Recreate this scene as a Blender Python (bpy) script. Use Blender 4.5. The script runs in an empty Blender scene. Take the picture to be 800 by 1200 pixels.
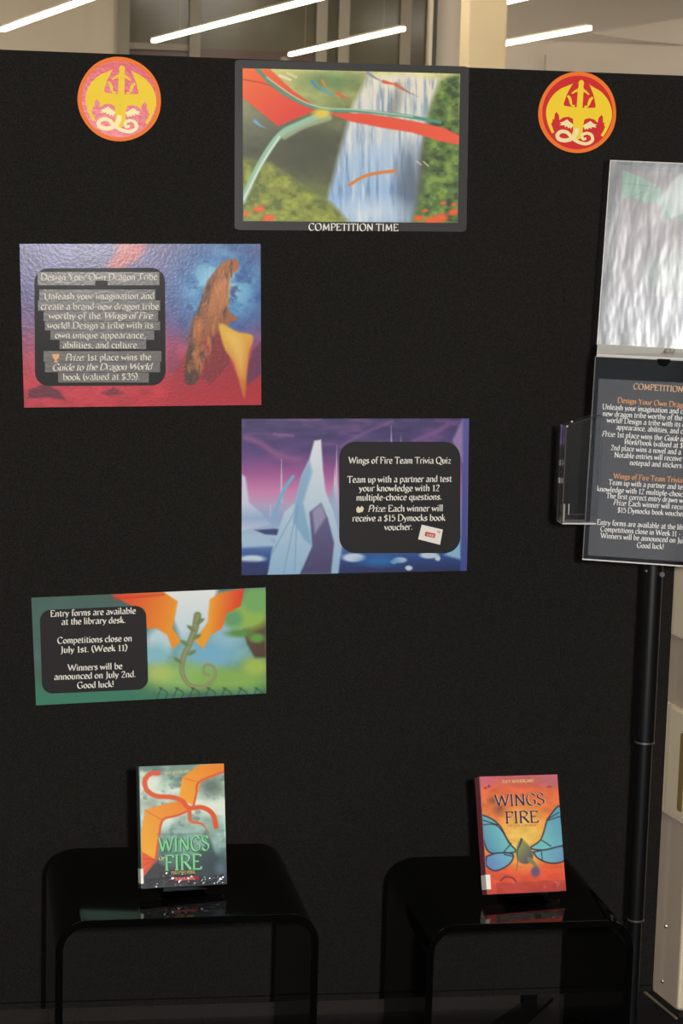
import bpy, bmesh, math, random
import numpy as np
from mathutils import Matrix, Vector

# ------------------------------------------------------------------ camera
F_PX, PITCH, YAW, ROLL = 2400.0, 0.14563, 0.14688, 0.02773
CAM = np.array([-0.28195, -3.73089, 1.53436])
FW = np.array([math.sin(YAW) * math.cos(PITCH), math.cos(YAW) * math.cos(PITCH), -math.sin(PITCH)])
_r = np.array([math.cos(YAW), -math.sin(YAW), 0.0]); _u = np.cross(_r, FW)
RT = math.cos(ROLL) * _r + math.sin(ROLL) * _u
UP = -math.sin(ROLL) * _r + math.cos(ROLL) * _u
sc = bpy.context.scene
col = sc.collection
cd = bpy.data.cameras.new('camera'); cam = bpy.data.objects.new('camera', cd); col.objects.link(cam)
cd.sensor_fit = 'VERTICAL'; cd.sensor_height = 24.0; cd.lens = 24.0 * F_PX / 1200.0
cd.clip_start = 0.05; cd.clip_end = 100
cd.dof.use_dof = True; cd.dof.focus_distance = 3.55; cd.dof.aperture_fstop = 11.0
m = Matrix.Identity(4)
for i in range(3):
    m[i][0], m[i][1], m[i][2], m[i][3] = RT[i], UP[i], -FW[i], CAM[i]
cam.matrix_world = m
sc.camera = cam
# ------------------------------------------------------------------ light
sc.view_settings.view_transform = 'Standard'
sc.view_settings.look = 'None'
sc.view_settings.exposure = 0.0
sc.view_settings.gamma = 1.0
sc.view_settings.use_curve_mapping = False
sc.cycles.use_denoising = True
w = bpy.data.worlds.new('world'); sc.world = w; w.use_nodes = True
w.node_tree.nodes['Background'].inputs[0].default_value = (1.0, 0.93, 0.84, 1)
w.node_tree.nodes['Background'].inputs[1].default_value = 0.25
FLASH_W, GLARE_L, HALL_L = 86.0, 0.9, 24.0
fl = bpy.data.lights.new('camera_flash', 'AREA'); fl.shape = 'RECTANGLE'; fl.size = 0.05; fl.size_y = 0.07
fl.energy = FLASH_W; fl.color = (1.0, 0.97, 0.93)
flo = bpy.data.objects.new('camera_flash', fl); col.objects.link(flo)
m2 = m.copy()
fp = CAM + RT * 0.13 + UP * 0.03 + FW * 0.02
for i in range(3): m2[i][3] = fp[i]
flo.matrix_world = m2

# ------------------------------------------------------------------ helpers
def ray(x, y): return FW + RT * (x - 400) / F_PX - UP * (y - 600) / F_PX
def on_plane(x, y, p0, n):
    d = ray(x, y); return CAM + d * (np.dot(np.asarray(p0) - CAM, n) / np.dot(d, n))
def on_y(x, y, Y=0.0): return on_plane(x, y, (0, Y, 0), (0, 1, 0))
def on_z(x, y, Z=0.0): return on_plane(x, y, (0, 0, Z), (0, 0, 1))
def lin(c):
    c = np.asarray(c, float) / 255.0
    return np.where(c <= 0.04045, c / 12.92, ((c + 0.055) / 1.055) ** 2.4)

MATS = {}
def mat(name, rgb=(128, 128, 128), rough=0.5, spec=0.5, coat=0.0, coat_rough=0.05, metal=0.0, emit=0.0, noise=None, bump=None, linear=False, attr=False, detail=6.0):
    if name in MATS: return MATS[name]
    M = bpy.data.materials.new(name); M.use_nodes = True; MATS[name] = M
    nt = M.node_tree; b = nt.nodes['Principled BSDF']
    c = tuple(rgb) if linear else tuple(lin(rgb))
    b.inputs['Base Color'].default_value = (*c, 1)
    b.inputs['Roughness'].default_value = rough
    b.inputs['Specular IOR Level'].default_value = spec
    b.inputs['Metallic'].default_value = metal
    b.inputs['Coat Weight'].default_value = coat; b.inputs['Coat Roughness'].default_value = coat_rough
    tc = nt.nodes.new('ShaderNodeTexCoord')
    if attr:
        a = nt.nodes.new('ShaderNodeAttribute'); a.attribute_name = 'Col'
        nt.links.new(a.outputs['Color'], b.inputs['Base Color'])
    if emit:
        b.inputs['Emission Color'].default_value = (*c, 1); b.inputs['Emission Strength'].default_value = emit
    if noise:   # (scale, low factor, high factor)
        n = nt.nodes.new('ShaderNodeTexNoise'); n.inputs['Scale'].default_value = noise[0]; n.inputs['Detail'].default_value = detail
        r = nt.nodes.new('ShaderNodeValToRGB')
        r.color_ramp.elements[0].position = 0.3; r.color_ramp.elements[1].position = 0.7
        r.color_ramp.elements[0].color = tuple(min(1, v * noise[1]) for v in c) + (1,)
        r.color_ramp.elements[1].color = tuple(min(1, v * noise[2]) for v in c) + (1,)
        nt.links.new(tc.outputs['Object'], n.inputs['Vector']); nt.links.new(n.outputs['Fac'], r.inputs['Fac'])
        nt.links.new(r.outputs['Color'], b.inputs['Base Color'])
    if bump:    # (scale, strength, distance)
        n = nt.nodes.new('ShaderNodeTexNoise'); n.inputs['Scale'].default_value = bump[0]; n.inputs['Detail'].default_value = 4
        bp = nt.nodes.new('ShaderNodeBump'); bp.inputs['Strength'].default_value = bump[1]; bp.inputs['Distance'].default_value = bump[2]
        nt.links.new(tc.outputs['Object'], n.inputs['Vector']); nt.links.new(n.outputs['Fac'], bp.inputs['Height'])
        nt.links.new(bp.outputs['Normal'], b.inputs['Normal'])
        if coat: nt.links.new(bp.outputs['Normal'], b.inputs['Coat Normal'])
    return M

def clear_mat(name, tint=(0.95, 0.96, 0.97), rough=0.03, ior=1.49, wave=None, haze=0.0):
    """thin clear acrylic: see-through, with Fresnel reflection and an optional pale haze imitating glare"""
    M = bpy.data.materials.new(name); M.use_nodes = True; MATS[name] = M
    nt = M.node_tree; nt.nodes.clear(); N = nt.nodes.new
    out = N('ShaderNodeOutputMaterial'); tr = N('ShaderNodeBsdfTransparent'); gl = N('ShaderNodeBsdfGlossy'); mx = N('ShaderNodeMixShader')
    fr = N('ShaderNodeFresnel'); fr.inputs['IOR'].default_value = ior
    tr.inputs['Color'].default_value = (*tint, 1); gl.inputs['Roughness'].default_value = rough
    nt.links.new(fr.outputs[0], mx.inputs[0]); nt.links.new(tr.outputs[0], mx.inputs[1]); nt.links.new(gl.outputs[0], mx.inputs[2])
    last = mx
    if haze:
        df = N('ShaderNodeBsdfDiffuse'); df.inputs['Color'].default_value = (.8, .82, .85, 1)
        m3 = N('ShaderNodeMixShader'); m3.inputs[0].default_value = haze
        nt.links.new(mx.outputs[0], m3.inputs[1]); nt.links.new(df.outputs[0], m3.inputs[2]); last = m3
    if wave:
        tc = N('ShaderNodeTexCoord'); mp = N('ShaderNodeMapping'); mp.inputs['Scale'].default_value = wave[3]
        n = N('ShaderNodeTexNoise'); n.inputs['Scale'].default_value = wave[0]; n.inputs['Detail'].default_value = 3
        bp = N('ShaderNodeBump'); bp.inputs['Strength'].default_value = wave[1]; bp.inputs['Distance'].default_value = wave[2]
        nt.links.new(tc.outputs['Object'], mp.inputs[0]); nt.links.new(mp.outputs[0], n.inputs['Vector'])
        nt.links.new(n.outputs['Fac'], bp.inputs['Height'])
        nt.links.new(bp.outputs[0], gl.inputs['Normal']); nt.links.new(bp.outputs[0], fr.inputs['Normal'])
    nt.links.new(last.outputs[0], out.inputs[0])
    return M

def empty(name, loc, label=None, cat=None, group=None, kind=None):
    o = bpy.data.objects.new(name, None); col.objects.link(o); o.location = [float(v) for v in loc]
    o.empty_display_size = 0.05
    return tag(o, label, cat, group, kind)
def tag(o, label=None, cat=None, group=None, kind=None):
    if label: o['label'] = label
    if cat: o['category'] = cat
    if group: o['group'] = group
    if kind: o['kind'] = kind
    return o
WORLD = {}
def wloc(o):
    return np.array(o.location) + (wloc(o.parent) if o.parent else 0)
def mk(name, V, F, material, parent=None, smooth=None, label=None):
    """one mesh object from world-space vertices; origin at the middle of its base"""
    V = np.asarray(V, float).reshape(-1, 3)
    lo, hi = V.min(0), V.max(0)
    org = np.array([(lo[0] + hi[0]) / 2, (lo[1] + hi[1]) / 2, lo[2]])
    me = bpy.data.meshes.new(name)
    me.from_pydata((V - org).tolist(), [], F)
    me.materials.append(material)
    if smooth is not None:
        for p in me.polygons: p.use_smooth = True
        me.set_sharp_from_angle(angle=math.radians(smooth))
    o = bpy.data.objects.new(name, me); col.objects.link(o)
    o.location = (org - (wloc(parent) if parent else 0)).tolist()
    if parent: o.parent = parent
    if label: o['label'] = label
    return o
X3, Y3, Z3 = np.eye(3)
class Frame:
    """o: corner/centre, r: right, u: up, n: towards the viewer"""
    def __init__(s, o, r=X3, u=Z3):
        s.o = np.asarray(o, float); s.r = np.asarray(r, float) / np.linalg.norm(r); s.u = np.asarray(u, float) / np.linalg.norm(u)
        s.n = np.cross(s.r, s.u)
    def p(s, a, b, c=0.0): return s.o + a * s.r + b * s.u + c * s.n
def tilted(o, yaw, tilt, roll):
    r = np.array([math.cos(yaw), -math.sin(yaw), 0]); n = np.array([-math.sin(yaw), -math.cos(yaw), 0])
    u = Z3 * math.cos(tilt) - n * math.sin(tilt)
    c, s = math.cos(roll), math.sin(roll)
    return Frame(o, c * r + s * u, -s * r + c * u)
def box_vf(fr, a0, a1, b0, b1, c0, c1):
    V = [fr.p(a, b, c) for c in (c0, c1) for b in (b0, b1) for a in (a0, a1)]
    F = [(0, 2, 3, 1), (4, 5, 7, 6), (0, 1, 5, 4), (2, 6, 7, 3), (0, 4, 6, 2), (1, 3, 7, 5)]
    return V, F
def box(name, fr, a0, a1, b0, b1, c0, c1, material, parent=None, bevel=0.0, label=None):
    V, F = box_vf(fr, a0, a1, b0, b1, c0, c1)
    o = mk(name, V, F, material, parent, label=label)
    if bevel:
        md = o.modifiers.new('bevel', 'BEVEL'); md.width = bevel; md.segments = 3; md.limit_method = 'ANGLE'
        for p in o.data.polygons: p.use_smooth = True
        md.harden_normals = True
    return o
def prism(name, P0, P1, material, parent=None, smooth=None, label=None):
    """closed solid between two outlines of equal length"""
    n = len(P0); V = list(P0) + list(P1)
    F = [tuple(range(n))[::-1], tuple(range(n, 2 * n))] + [(i, (i + 1) % n, n + (i + 1) % n, n + i) for i in range(n)]
    return mk(name, V, F, material, parent, smooth, label)
def rrect(x0, y0, x1, y1, r, seg=7):
    P = []
    for cx, cy, a in ((x1 - r, y1 - r, 0), (x0 + r, y1 - r, 90), (x0 + r, y0 + r, 180), (x1 - r, y0 + r, 270)):
        for k in range(seg + 1):
            t = math.radians(a + 90 * k / seg); P.append((cx + r * math.cos(t), cy + r * math.sin(t)))
    return P
def plate(name, fr, outline, c0, c1, material, parent=None, smooth=30, label=None):
    return prism(name, [fr.p(a, b, c0) for a, b in outline], [fr.p(a, b, c1) for a, b in outline], material, parent, smooth, label)
def cyl(name, p, q, r, material, parent=None, seg=24, r2=None, label=None):
    p, q = np.asarray(p, float), np.asarray(q, float); d = (q - p) / np.linalg.norm(q - p)
    a = np.cross(d, X3 if abs(d[0]) < .8 else Y3); a /= np.linalg.norm(a); b = np.cross(d, a); r2 = r if r2 is None else r2
    T = [2 * math.pi * k / seg for k in range(seg)]
    return prism(name, [p + r * (a * math.cos(t) + b * math.sin(t)) for t in T], [q + r2 * (a * math.cos(t) + b * math.sin(t)) for t in T], material, parent, 40, label)
def spline(P, per=8, closed=False):
    P = [np.asarray(p, float) for p in P]; n = len(P); out = []
    if closed: Q = [P[-1]] + P + [P[0], P[1]]
    else: Q = [2 * P[0] - P[1]] + P + [2 * P[-1] - P[-2]]
    for i in range(1, len(Q) - 2):
        a, b, c, d = Q[i - 1:i + 3]
        for k in range(per):
            t = k / per
            out.append(0.5 * (2 * b + (c - a) * t + (2 * a - 5 * b + 4 * c - d) * t * t + (3 * b - a - 3 * c + d) * t ** 3))
    if not closed: out.append(P[-1])
    return out

# ------------------------------------------------------------------ pen-drawn lettering
# each glyph: advance | strokes; 'c' = curve, 'l' = straight; units: 100 = one em
G = {
'a': '42|c 8,40 18,46 30,42 32,30 32,8 36,1 41,4|c 32,28 16,24 7,12 14,1 26,4 32,12', 'b': '43|l 4,70 9,72 9,3|c 9,30 20,44 34,38 36,20 26,2 9,3',
'c': '38|c 33,37 24,45 10,38 7,20 14,4 26,0 36,7', 'd': '43|l 29,70 34,72 34,2 39,2|c 34,36 22,45 8,34 8,12 20,0 34,10', 'e': '39|l 9,21 33,25|c 33,25 28,43 14,43 7,24 12,4 25,0 36,7',
'f': '29|c 33,66 24,72 15,66 14,50 14,2|l 4,44 28,44|l 8,1 21,1', 'g': '41|c 32,38 20,45 8,36 10,20 22,15 33,24 32,38|c 14,16 10,8 22,4 34,0 34,-12 20,-19 6,-14 10,-2 18,3|l 32,41 40,44',
'h': '43|l 4,70 9,72 9,1|c 9,30 20,44 31,40 33,26 33,1 38,1|l 4,1 14,1', 'i': '21|l 4,43 10,45 10,1|l 4,1 16,1|d 10,61', 'j': '21|c 6,43 12,45 12,-8 6,-18 -2,-16|d 12,61',
'k': '39|l 4,70 9,72 9,1|l 32,44 11,22|l 16,26 36,0', 'l': '21|l 4,70 10,72 10,1|l 4,1 16,1', 'm': '61|l 4,43 9,45 9,1|c 9,30 18,44 28,40 30,26 30,1|c 30,30 40,44 49,40 51,26 51,1 56,1|l 4,1 14,1',
'n': '43|l 4,43 9,45 9,1|c 9,30 20,44 31,40 33,26 33,1 38,1|l 4,1 14,1', 'o': '42|c 21,45 8,36 7,14 20,0 34,10 35,32 21,45', 'p': '43|l 4,43 9,45 9,-20|c 9,30 20,44 34,38 36,20 26,2 9,5|l 4,-20 15,-20',
'q': '43|l 34,44 34,-20|c 34,36 22,45 8,34 8,12 20,0 34,10|l 28,-20 40,-20', 'r': '32|l 4,43 9,45 9,1|c 9,30 16,41 24,45 31,40|l 4,1 15,1', 's': '35|c 29,38 18,45 8,38 12,27 24,19 29,9 18,0 5,6',
't': '29|c 13,58 13,10 18,1 28,5|l 4,44 26,44', 'u': '43|c 4,44 9,44 9,12 16,0 26,4 33,14|l 33,44 33,2 39,2', 'v': '37|l 4,44 18,1|l 18,1 34,44', 'w': '56|l 4,44 15,1|l 15,1 28,40|l 28,40 39,1|l 39,1 53,44',
'x': '38|l 5,44 33,1|l 33,44 4,1', 'y': '38|l 5,44 19,5|c 35,44 20,4 12,-14 2,-17', 'z': '38|l 7,43 32,43 6,1 34,1',
'A': '62|l 5,1 31,70|l 31,70 57,1|l 14,24 48,24|l 1,1 11,1|l 51,1 62,1', 'B': '55|l 12,70 12,1|c 6,69 24,71 44,64 40,44 14,38|c 14,38 42,38 51,22 42,4 24,0 6,2', 'C': '60|c 53,58 40,71 18,64 7,38 16,8 36,-1 55,12',
'D': '64|l 12,69 12,2|c 5,69 28,71 52,60 58,34 48,8 26,0 5,2', 'E': '51|l 12,69 12,1|l 5,69 44,69 45,60|l 12,37 36,37|l 5,1 46,1 48,12', 'F': '47|l 12,69 12,1|l 5,69 43,69 44,58|l 12,37 36,37|l 5,1 20,1',
'G': '64|c 54,58 40,71 18,64 7,38 16,8 36,-1 54,8|l 54,8 54,30 42,31', 'H': '66|l 12,70 12,1|l 53,70 53,1|l 12,37 53,37|l 5,1 19,1|l 46,1 60,1|l 5,69 19,69|l 46,69 60,69', 'I': '28|l 14,70 14,1|l 6,69 22,69|l 6,1 22,1',
'J': '30|c 18,70 18,10 12,-10 2,-14|l 10,69 25,69', 'K': '60|l 12,70 12,1|l 50,69 14,36|l 22,42 56,1|l 5,1 19,1', 'L': '49|l 12,70 12,1|l 5,1 44,1 47,13|l 5,69 19,69', 'M': '78|l 14,1 17,69|l 17,69 39,8|l 39,8 62,69|l 62,69 66,1|l 6,1 20,1|l 59,1 73,1',
'N': '66|l 12,1 12,69|l 12,69 54,1|l 54,1 54,69|l 5,1 19,1|l 47,69 61,69', 'O': '68|c 34,71 12,60 7,34 16,6 36,-1 56,12 61,38 52,63 34,71', 'P': '52|l 12,70 12,1|c 5,69 28,71 47,60 42,38 26,33 13,34|l 5,1 20,1', 'Q': '68|c 34,71 12,60 7,34 16,6 36,-1 56,12 61,38 52,63 34,71|c 36,6 50,-8 68,-14',
'R': '58|l 12,70 12,1|c 5,69 28,71 46,60 42,42 26,36 13,37|l 26,36 54,1 58,2|l 5,1 20,1', 'S': '46|c 40,60 26,71 10,62 10,46 26,37 40,26 38,8 22,-1 5,10', 'T': '56|l 28,69 28,1|l 4,60 5,69 51,69 52,60|l 20,1 36,1',
'U': '64|c 12,70 12,20 22,1 38,0 50,10 53,24|l 53,70 53,24|l 5,69 19,69|l 46,69 60,69', 'V': '60|l 5,69 29,1|l 29,1 55,69|l 1,69 12,69|l 48,69 60,69', 'W': '86|l 5,69 25,1|l 25,1 43,66|l 43,66 61,1|l 61,1 82,69|l 0,69 13,69|l 75,69 88,69', 'X': '58|l 6,69 52,1|l 52,69 6,1',
'Y': '56|l 4,69 28,36|l 53,69 28,36 28,1|l 20,1 36,1', 'Z': '54|l 8,69 48,69 6,1 50,1',
'0': '44|c 22,66 9,54 8,20 22,0 35,14 36,50 22,66', '1': '34|l 8,56 19,66 19,1|l 9,1 29,1', '2': '44|c 8,52 16,66 32,64 34,48 20,22 6,2|l 6,1 38,1', '3': '43|c 8,58 20,67 34,60 32,44 16,37|c 16,37 34,36 38,18 26,1 6,5',
'5': '43|l 35,65 14,65 11,38|c 11,38 26,42 38,30 34,8 20,0 6,5', '7': '42|l 7,65 37,65 16,0', '4': '44|l 30,1 30,65 5,20 40,20',
'.': '18|d 9,4', ',': '18|c 9,5 11,0 6,-9', '!': '22|l 11,70 11,20|d 11,4', ':': '20|d 10,5|d 10,38', '-': '30|l 5,25 25,25', '$': '44|c 36,54 22,64 9,54 11,42 26,32 36,20 30,4 18,0 6,9|l 22,72 22,-8', '(': '26|c 22,74 10,56 8,28 22,-10', ')': '26|c 4,74 16,56 18,28 4,-10', ' ': '22|',
}
PEN = math.radians(32)
def strip(pts, wide, thin, V, F):
    P = [np.asarray(p, float) for p in pts]; n = len(P); b = len(V)
    for i in range(n):
        d = P[min(i + 1, n - 1)] - P[max(i - 1, 0)]; L = np.hypot(*d) or 1; d = d / L
        h = 0.5 * max(thin, wide * abs(math.sin(math.atan2(d[1], d[0]) - PEN)))
        nn = np.array([-d[1], d[0]])
        V.append(P[i] - nn * h); V.append(P[i] + nn * h)
    for i in range(n - 1): F.append((b + 2 * i, b + 2 * i + 2, b + 2 * i + 3, b + 2 * i + 1))
def seg_dense(P):
    """straight strokes keep crisp corners: separate strip per segment"""
    return [(P[i], P[i + 1]) for i in range(len(P) - 1)]
def layout(text, wide=10.0, thin=3.6, per=5):
    """2-D mesh of a line; text between underscores is italic"""
    V, F, x, it = [], [], 0.0, False
    xs = [0.0]
    for ch in text:
        if ch == '_': it = not it; continue
        adv, *st = G[ch].split('|')
        v, f = [], []
        for s in st:
            if not s: continue
            k, *c = s.split(); P = [tuple(map(float, q.split(','))) for q in c]
            if k == 'd':
                px, py = P[0]; b = len(v)
                v += [np.array((px - 6, py)), np.array((px, py - 6)), np.array((px + 6, py)), np.array((px, py + 6))]; f.append((b, b + 1, b + 2, b + 3))
            elif k == 'c': strip(spline(P, per), wide, thin, v, f)
            else:
                for a_, b_ in seg_dense(P): strip((a_, b_), wide, thin, v, f)
        b = len(V)
        V += [np.array((x + q[0] + (0.22 * q[1] if it else 0), q[1])) for q in v]
        F += [tuple(b + i for i in ff) for ff in f]
        x += float(adv) * (0.92 if it else 1.0); xs.append(x)
    return np.array(V), F, x
def lettering(text, pL, pR, em, plane, material, parent, ref=None, wide=10.0, thin=3.6, off=0.0):
    """set a line of text on plane=(point, normal) so that it starts at pixel pL and (its ref part) ends at pixel pR"""
    p0, n = np.asarray(plane[0], float), np.asarray(plane[1], float)
    a, b = on_plane(*pL, p0, n), on_plane(*pR, p0, n)
    mid = ((pL[0] + pR[0]) / 2, (pL[1] + pR[1]) / 2)
    ey = on_plane(mid[0], mid[1] - em, p0, n) - on_plane(*mid, p0, n)
    ex = (b - a); ux = ex / np.linalg.norm(ex); ey = ey - ux * np.dot(ey, ux)
    V, F, adv = layout(text, wide, thin)
    if ref: adv = layout(ref, wide, thin)[2]
    nn = n / np.linalg.norm(n)
    W = a + np.outer(V[:, 0] / adv, ex) + np.outer(V[:, 1] / 100, ey) + nn * off
    return mk('lettering', W, F, material, parent)

# ------------------------------------------------------------------ painted prints (colours per grid point)
def vnoise(X, Y, seed=0):
    xi, yi = np.floor(X).astype(int), np.floor(Y).astype(int); fx, fy = X - xi, Y - yi
    fx, fy = fx * fx * (3 - 2 * fx), fy * fy * (3 - 2 * fy)
    def h(i, j):
        k = (i * 374761393 + j * 668265263 + seed * 1442695041) & 0xffffffff
        k = ((k ^ (k >> 13)) * 1274126177) & 0xffffffff
        return ((k ^ (k >> 16)) & 0xffff) / 65535.0
    return (h(xi, yi) * (1 - fx) + h(xi + 1, yi) * fx) * (1 - fy) + (h(xi, yi + 1) * (1 - fx) + h(xi + 1, yi + 1) * fx) * fy
def fbm(X, Y, seed=0, octv=4):
    s = np.zeros_like(X); a, t = .5, 0
    for o in range(octv):
        s += a * vnoise(X * 2 ** o, Y * 2 ** o, seed + o); t += a; a *= .5
    return s / t
class Art:
    def __init__(s, quad, nx, ny):
        u, v = np.meshgrid(np.linspace(0, 1, nx), np.linspace(0, 1, ny))
        q = [np.array(c, float) for c in quad]    # TL TR BR BL
        P = [(1 - u) * (1 - v) * q[0][k] + u * (1 - v) * q[1][k] + u * v * q[2][k] + (1 - u) * v * q[3][k] for k in (0, 1)]
        s.X, s.Y, s.u, s.v, s.nx, s.ny = P[0], P[1], u, v, nx, ny
        s.c = np.zeros(u.shape + (3,))
    def grad(s, stops, t=None):
        t = s.v if t is None else t
        xs = [a for a, _ in stops]
        for k in range(3): s.c[..., k] = np.interp(t, xs, [c[k] for _, c in stops])
    def mix(s, mask, c):
        mask = np.clip(mask, 0, 1)[..., None]
        s.c = s.c * (1 - mask) + np.asarray(c, float) * mask
    def shade(s, f): s.c = np.clip(s.c * f[..., None], 0, 255)
    def blob(s, x, y, rx, ry, c, soft=.5, amt=1.0, ang=0):
        ca, sa = math.cos(ang), math.sin(ang); dx, dy = s.X - x, s.Y - y
        d = np.hypot((dx * ca + dy * sa) / rx, (-dx * sa + dy * ca) / ry)
        s.mix(amt * np.clip((1 + soft - d) / (2 * soft + 1e-6), 0, 1), c)
    def sdf(s, P):
        P = [np.array(p, float) for p in P]; d = np.full(s.X.shape, 1e9); ins = np.zeros(s.X.shape, bool)
        for i in range(len(P)):
            a, b = P[i], P[(i + 1) % len(P)]; e = b - a; L = e @ e + 1e-9
            t = np.clip(((s.X - a[0]) * e[0] + (s.Y - a[1]) * e[1]) / L, 0, 1)
            d = np.minimum(d, np.hypot(s.X - a[0] - t * e[0], s.Y - a[1] - t * e[1]))
            cr = ((a[1] > s.Y) != (b[1] > s.Y))
            xx = a[0] + (s.Y - a[1]) * e[0] / (e[1] if abs(e[1]) > 1e-9 else 1e-9)
            ins ^= cr & (s.X < xx)
        return np.where(ins, -d, d)
    def poly(s, P, c, soft=2.0, smooth=False, c2=None, axis=None, amt=1.0):
        if smooth: P = spline(P, 6, True)
        mk_ = np.clip(.5 - s.sdf(P) / (2 * soft), 0, 1) * amt
        if c2 is not None:
            (x0, y0), (x1, y1) = axis
            t = np.clip(((s.X - x0) * (x1 - x0) + (s.Y - y0) * (y1 - y0)) / ((x1 - x0) ** 2 + (y1 - y0) ** 2), 0, 1)[..., None]
            c = np.asarray(c, float) * (1 - t) + np.asarray(c2, float) * t
        s.mix(mk_, c)
    def line(s, P, wd, c, soft=1.5, smooth=True, taper=False, amt=1.0):
        if smooth and len(P) > 2: P = spline(P, 6)
        P = [np.array(p, float) for p in P]; d = np.full(s.X.shape, 1e9); n = len(P) - 1
        for i in range(n):
            a, b = P[i], P[i + 1]; e = b - a
            t = np.clip(((s.X - a[0]) * e[0] + (s.Y - a[1]) * e[1]) / (e @ e + 1e-9), 0, 1)
            k = wd / 2 * (1 - (i + t) / n if taper else 1)
            d = np.minimum(d, np.hypot(s.X - a[0] - t * e[0], s.Y - a[1] - t * e[1]) - k)
        s.mix(np.clip(.5 - d / (2 * soft), 0, 1) * amt, c)
    def sheet(s, name, corners, n, thick, material, parent, scale=0.9):
        """a solid sheet carrying the print on its front; corners TL TR BR BL (world)"""
        q = [np.asarray(c, float) for c in corners]; n = np.asarray(n, float)
        u, v = s.u[..., None], s.v[..., None]
        P = ((1 - u) * (1 - v) * q[0] + u * (1 - v) * q[1] + u * v * q[2] + (1 - u) * v * q[3]).reshape(-1, 3)
        nx, ny = s.nx, s.ny; idx = np.arange(nx * ny).reshape(ny, nx)
        F = np.stack([idx[:-1, :-1], idx[1:, :-1], idx[1:, 1:], idx[:-1, 1:]], -1).reshape(-1, 4).tolist()
        rim = list(idx[0, :]) + list(idx[1:, -1]) + list(idx[-1, -2::-1]) + list(idx[-2:0:-1, 0])
        b = len(P); P = np.vstack([P, P[rim] - n * thick]); k = len(rim)
        F += [(int(rim[i]), int(rim[(i + 1) % k]), b + (i + 1) % k, b + i) for i in range(k)] + [tuple(range(b + k - 1, b - 1, -1))]
        o = mk(name, P, F, material, parent)
        a = o.data.color_attributes.new('Col', 'FLOAT_COLOR', 'POINT')
        C = lin(s.c.reshape(-1, 3)) * scale
        C = np.vstack([C, np.full((k, 3), 0.7)]); C = np.hstack([C, np.ones((len(C), 1))])
        a.data.foreach_set('color', C.astype(np.float32).ravel())
        return o

# ------------------------------------------------------------------ materials
M_fabric = mat('black_loop_fabric', (32, 30, 28), rough=0.95, spec=0.12, noise=(520, 0.45, 1.6), bump=(700, 0.5, 0.0015), detail=3)
M_frame = mat('black_frame', (7, 7, 7), rough=0.9, spec=.1)
M_print = mat('laminated_print', rough=0.5, spec=0.3, coat=0.25, coat_rough=0.14, attr=True, bump=(28, 0.03, 0.002))
M_print_r = mat('textured_laminate_print', rough=0.55, spec=0.25, coat=0.2, coat_rough=0.22, attr=True, bump=(170, 0.12, 0.002))
M_cover = mat('glossy_book_cover', rough=0.45, spec=.35, coat=0.3, coat_rough=0.06, attr=True, bump=(14, 0.08, 0.004))
M_lam = mat('dark_laminate_border', (48, 46, 45), rough=0.55, spec=.3, coat=0.15, coat_rough=0.15, bump=(20, 0.03, 0.002))
M_panel = mat('charcoal_ink', (42, 40, 40), rough=0.6, spec=.2, coat=0.05, coat_rough=0.2)
M_panel_l = mat('grey_ink', (106, 102, 101), rough=0.55, spec=.25, coat=0.2, coat_rough=0.22, bump=(170, 0.12, 0.002))
M_white = mat('white_ink', (243, 238, 228), rough=0.5)
M_cream = mat('cream_ink', (236, 222, 186), rough=0.5)
M_orange_t = mat('orange_ink', (232, 150, 62), rough=0.5)
M_pale_o = mat('pale_orange_ink', (236, 178, 120), rough=0.5)
M_black_ac = mat('black_gloss_acrylic', (5, 5, 5), rough=0.05, spec=0.22, noise=(3, .8, 1.2))
M_black_me = mat('black_powder_coat', (13, 13, 14), rough=0.38)
M_steel = mat('bright_steel', (190, 186, 178), rough=0.3, metal=0.9)
M_floor = mat('charcoal_carpet', (28, 26, 26), rough=0.95, spec=0.1, noise=(260, .5, 1.6), bump=(400, .5, .003))
M_ceil = mat('ceiling_tile', (205, 200, 190), rough=0.9)
M_wall = mat('beige_wall', (196, 182, 160), rough=0.8, noise=(1.3, .93, 1.05))
M_wall2 = mat('grey_beige_wall', (178, 165, 150), rough=0.7, noise=(.8, .94, 1.05))
M_colm = mat('cream_column', (225, 202, 160), rough=0.7, noise=(5, .97, 1.03))
M_mull = mat('beige_mullion', (128, 118, 100), rough=0.5)
M_mulld = mat('dark_mullion', (44, 40, 32), rough=0.5)
M_pane = mat('olive_tinted_glass', (92, 86, 68), rough=0.12, spec=0.35, noise=(.9, .8, 1.15))
M_pane2 = mat('brown_tinted_glass', (92, 72, 64), rough=0.12, spec=0.35, noise=(1.4, .75, 1.15))
M_tube = mat('lit_tube', (255, 250, 214), emit=7.0)
M_fill_panel = mat('added_lit_panel', (255, 246, 230), emit=HALL_L)
M_fill_panel_f = mat('added_dim_panel', (255, 246, 230), emit=7.0)
M_glare_pane = mat('added_glow_pane', (236, 242, 255), emit=GLARE_L)
M_cab = mat('grey_cream_plastic', (186, 170, 152), rough=0.5, noise=(6, .96, 1.04))
M_cabl = mat('cream_plastic', (240, 224, 194), rough=0.4, noise=(6, .97, 1.03))
M_cabd = mat('ochre_recess', (150, 122, 74), rough=0.5)
M_paper = mat('book_pages', (214, 200, 172), rough=0.9, noise=(90, .85, 1.08))
M_clear = clear_mat('clear_acrylic', rough=0.06, ior=1.3)
M_clear_p = clear_mat('thin_pocket_acrylic', rough=0.06, ior=1.25, haze=.006)
M_clear_d = clear_mat('smoky_clear_acrylic', tint=(.45, .45, .46), rough=0.04)
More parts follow.
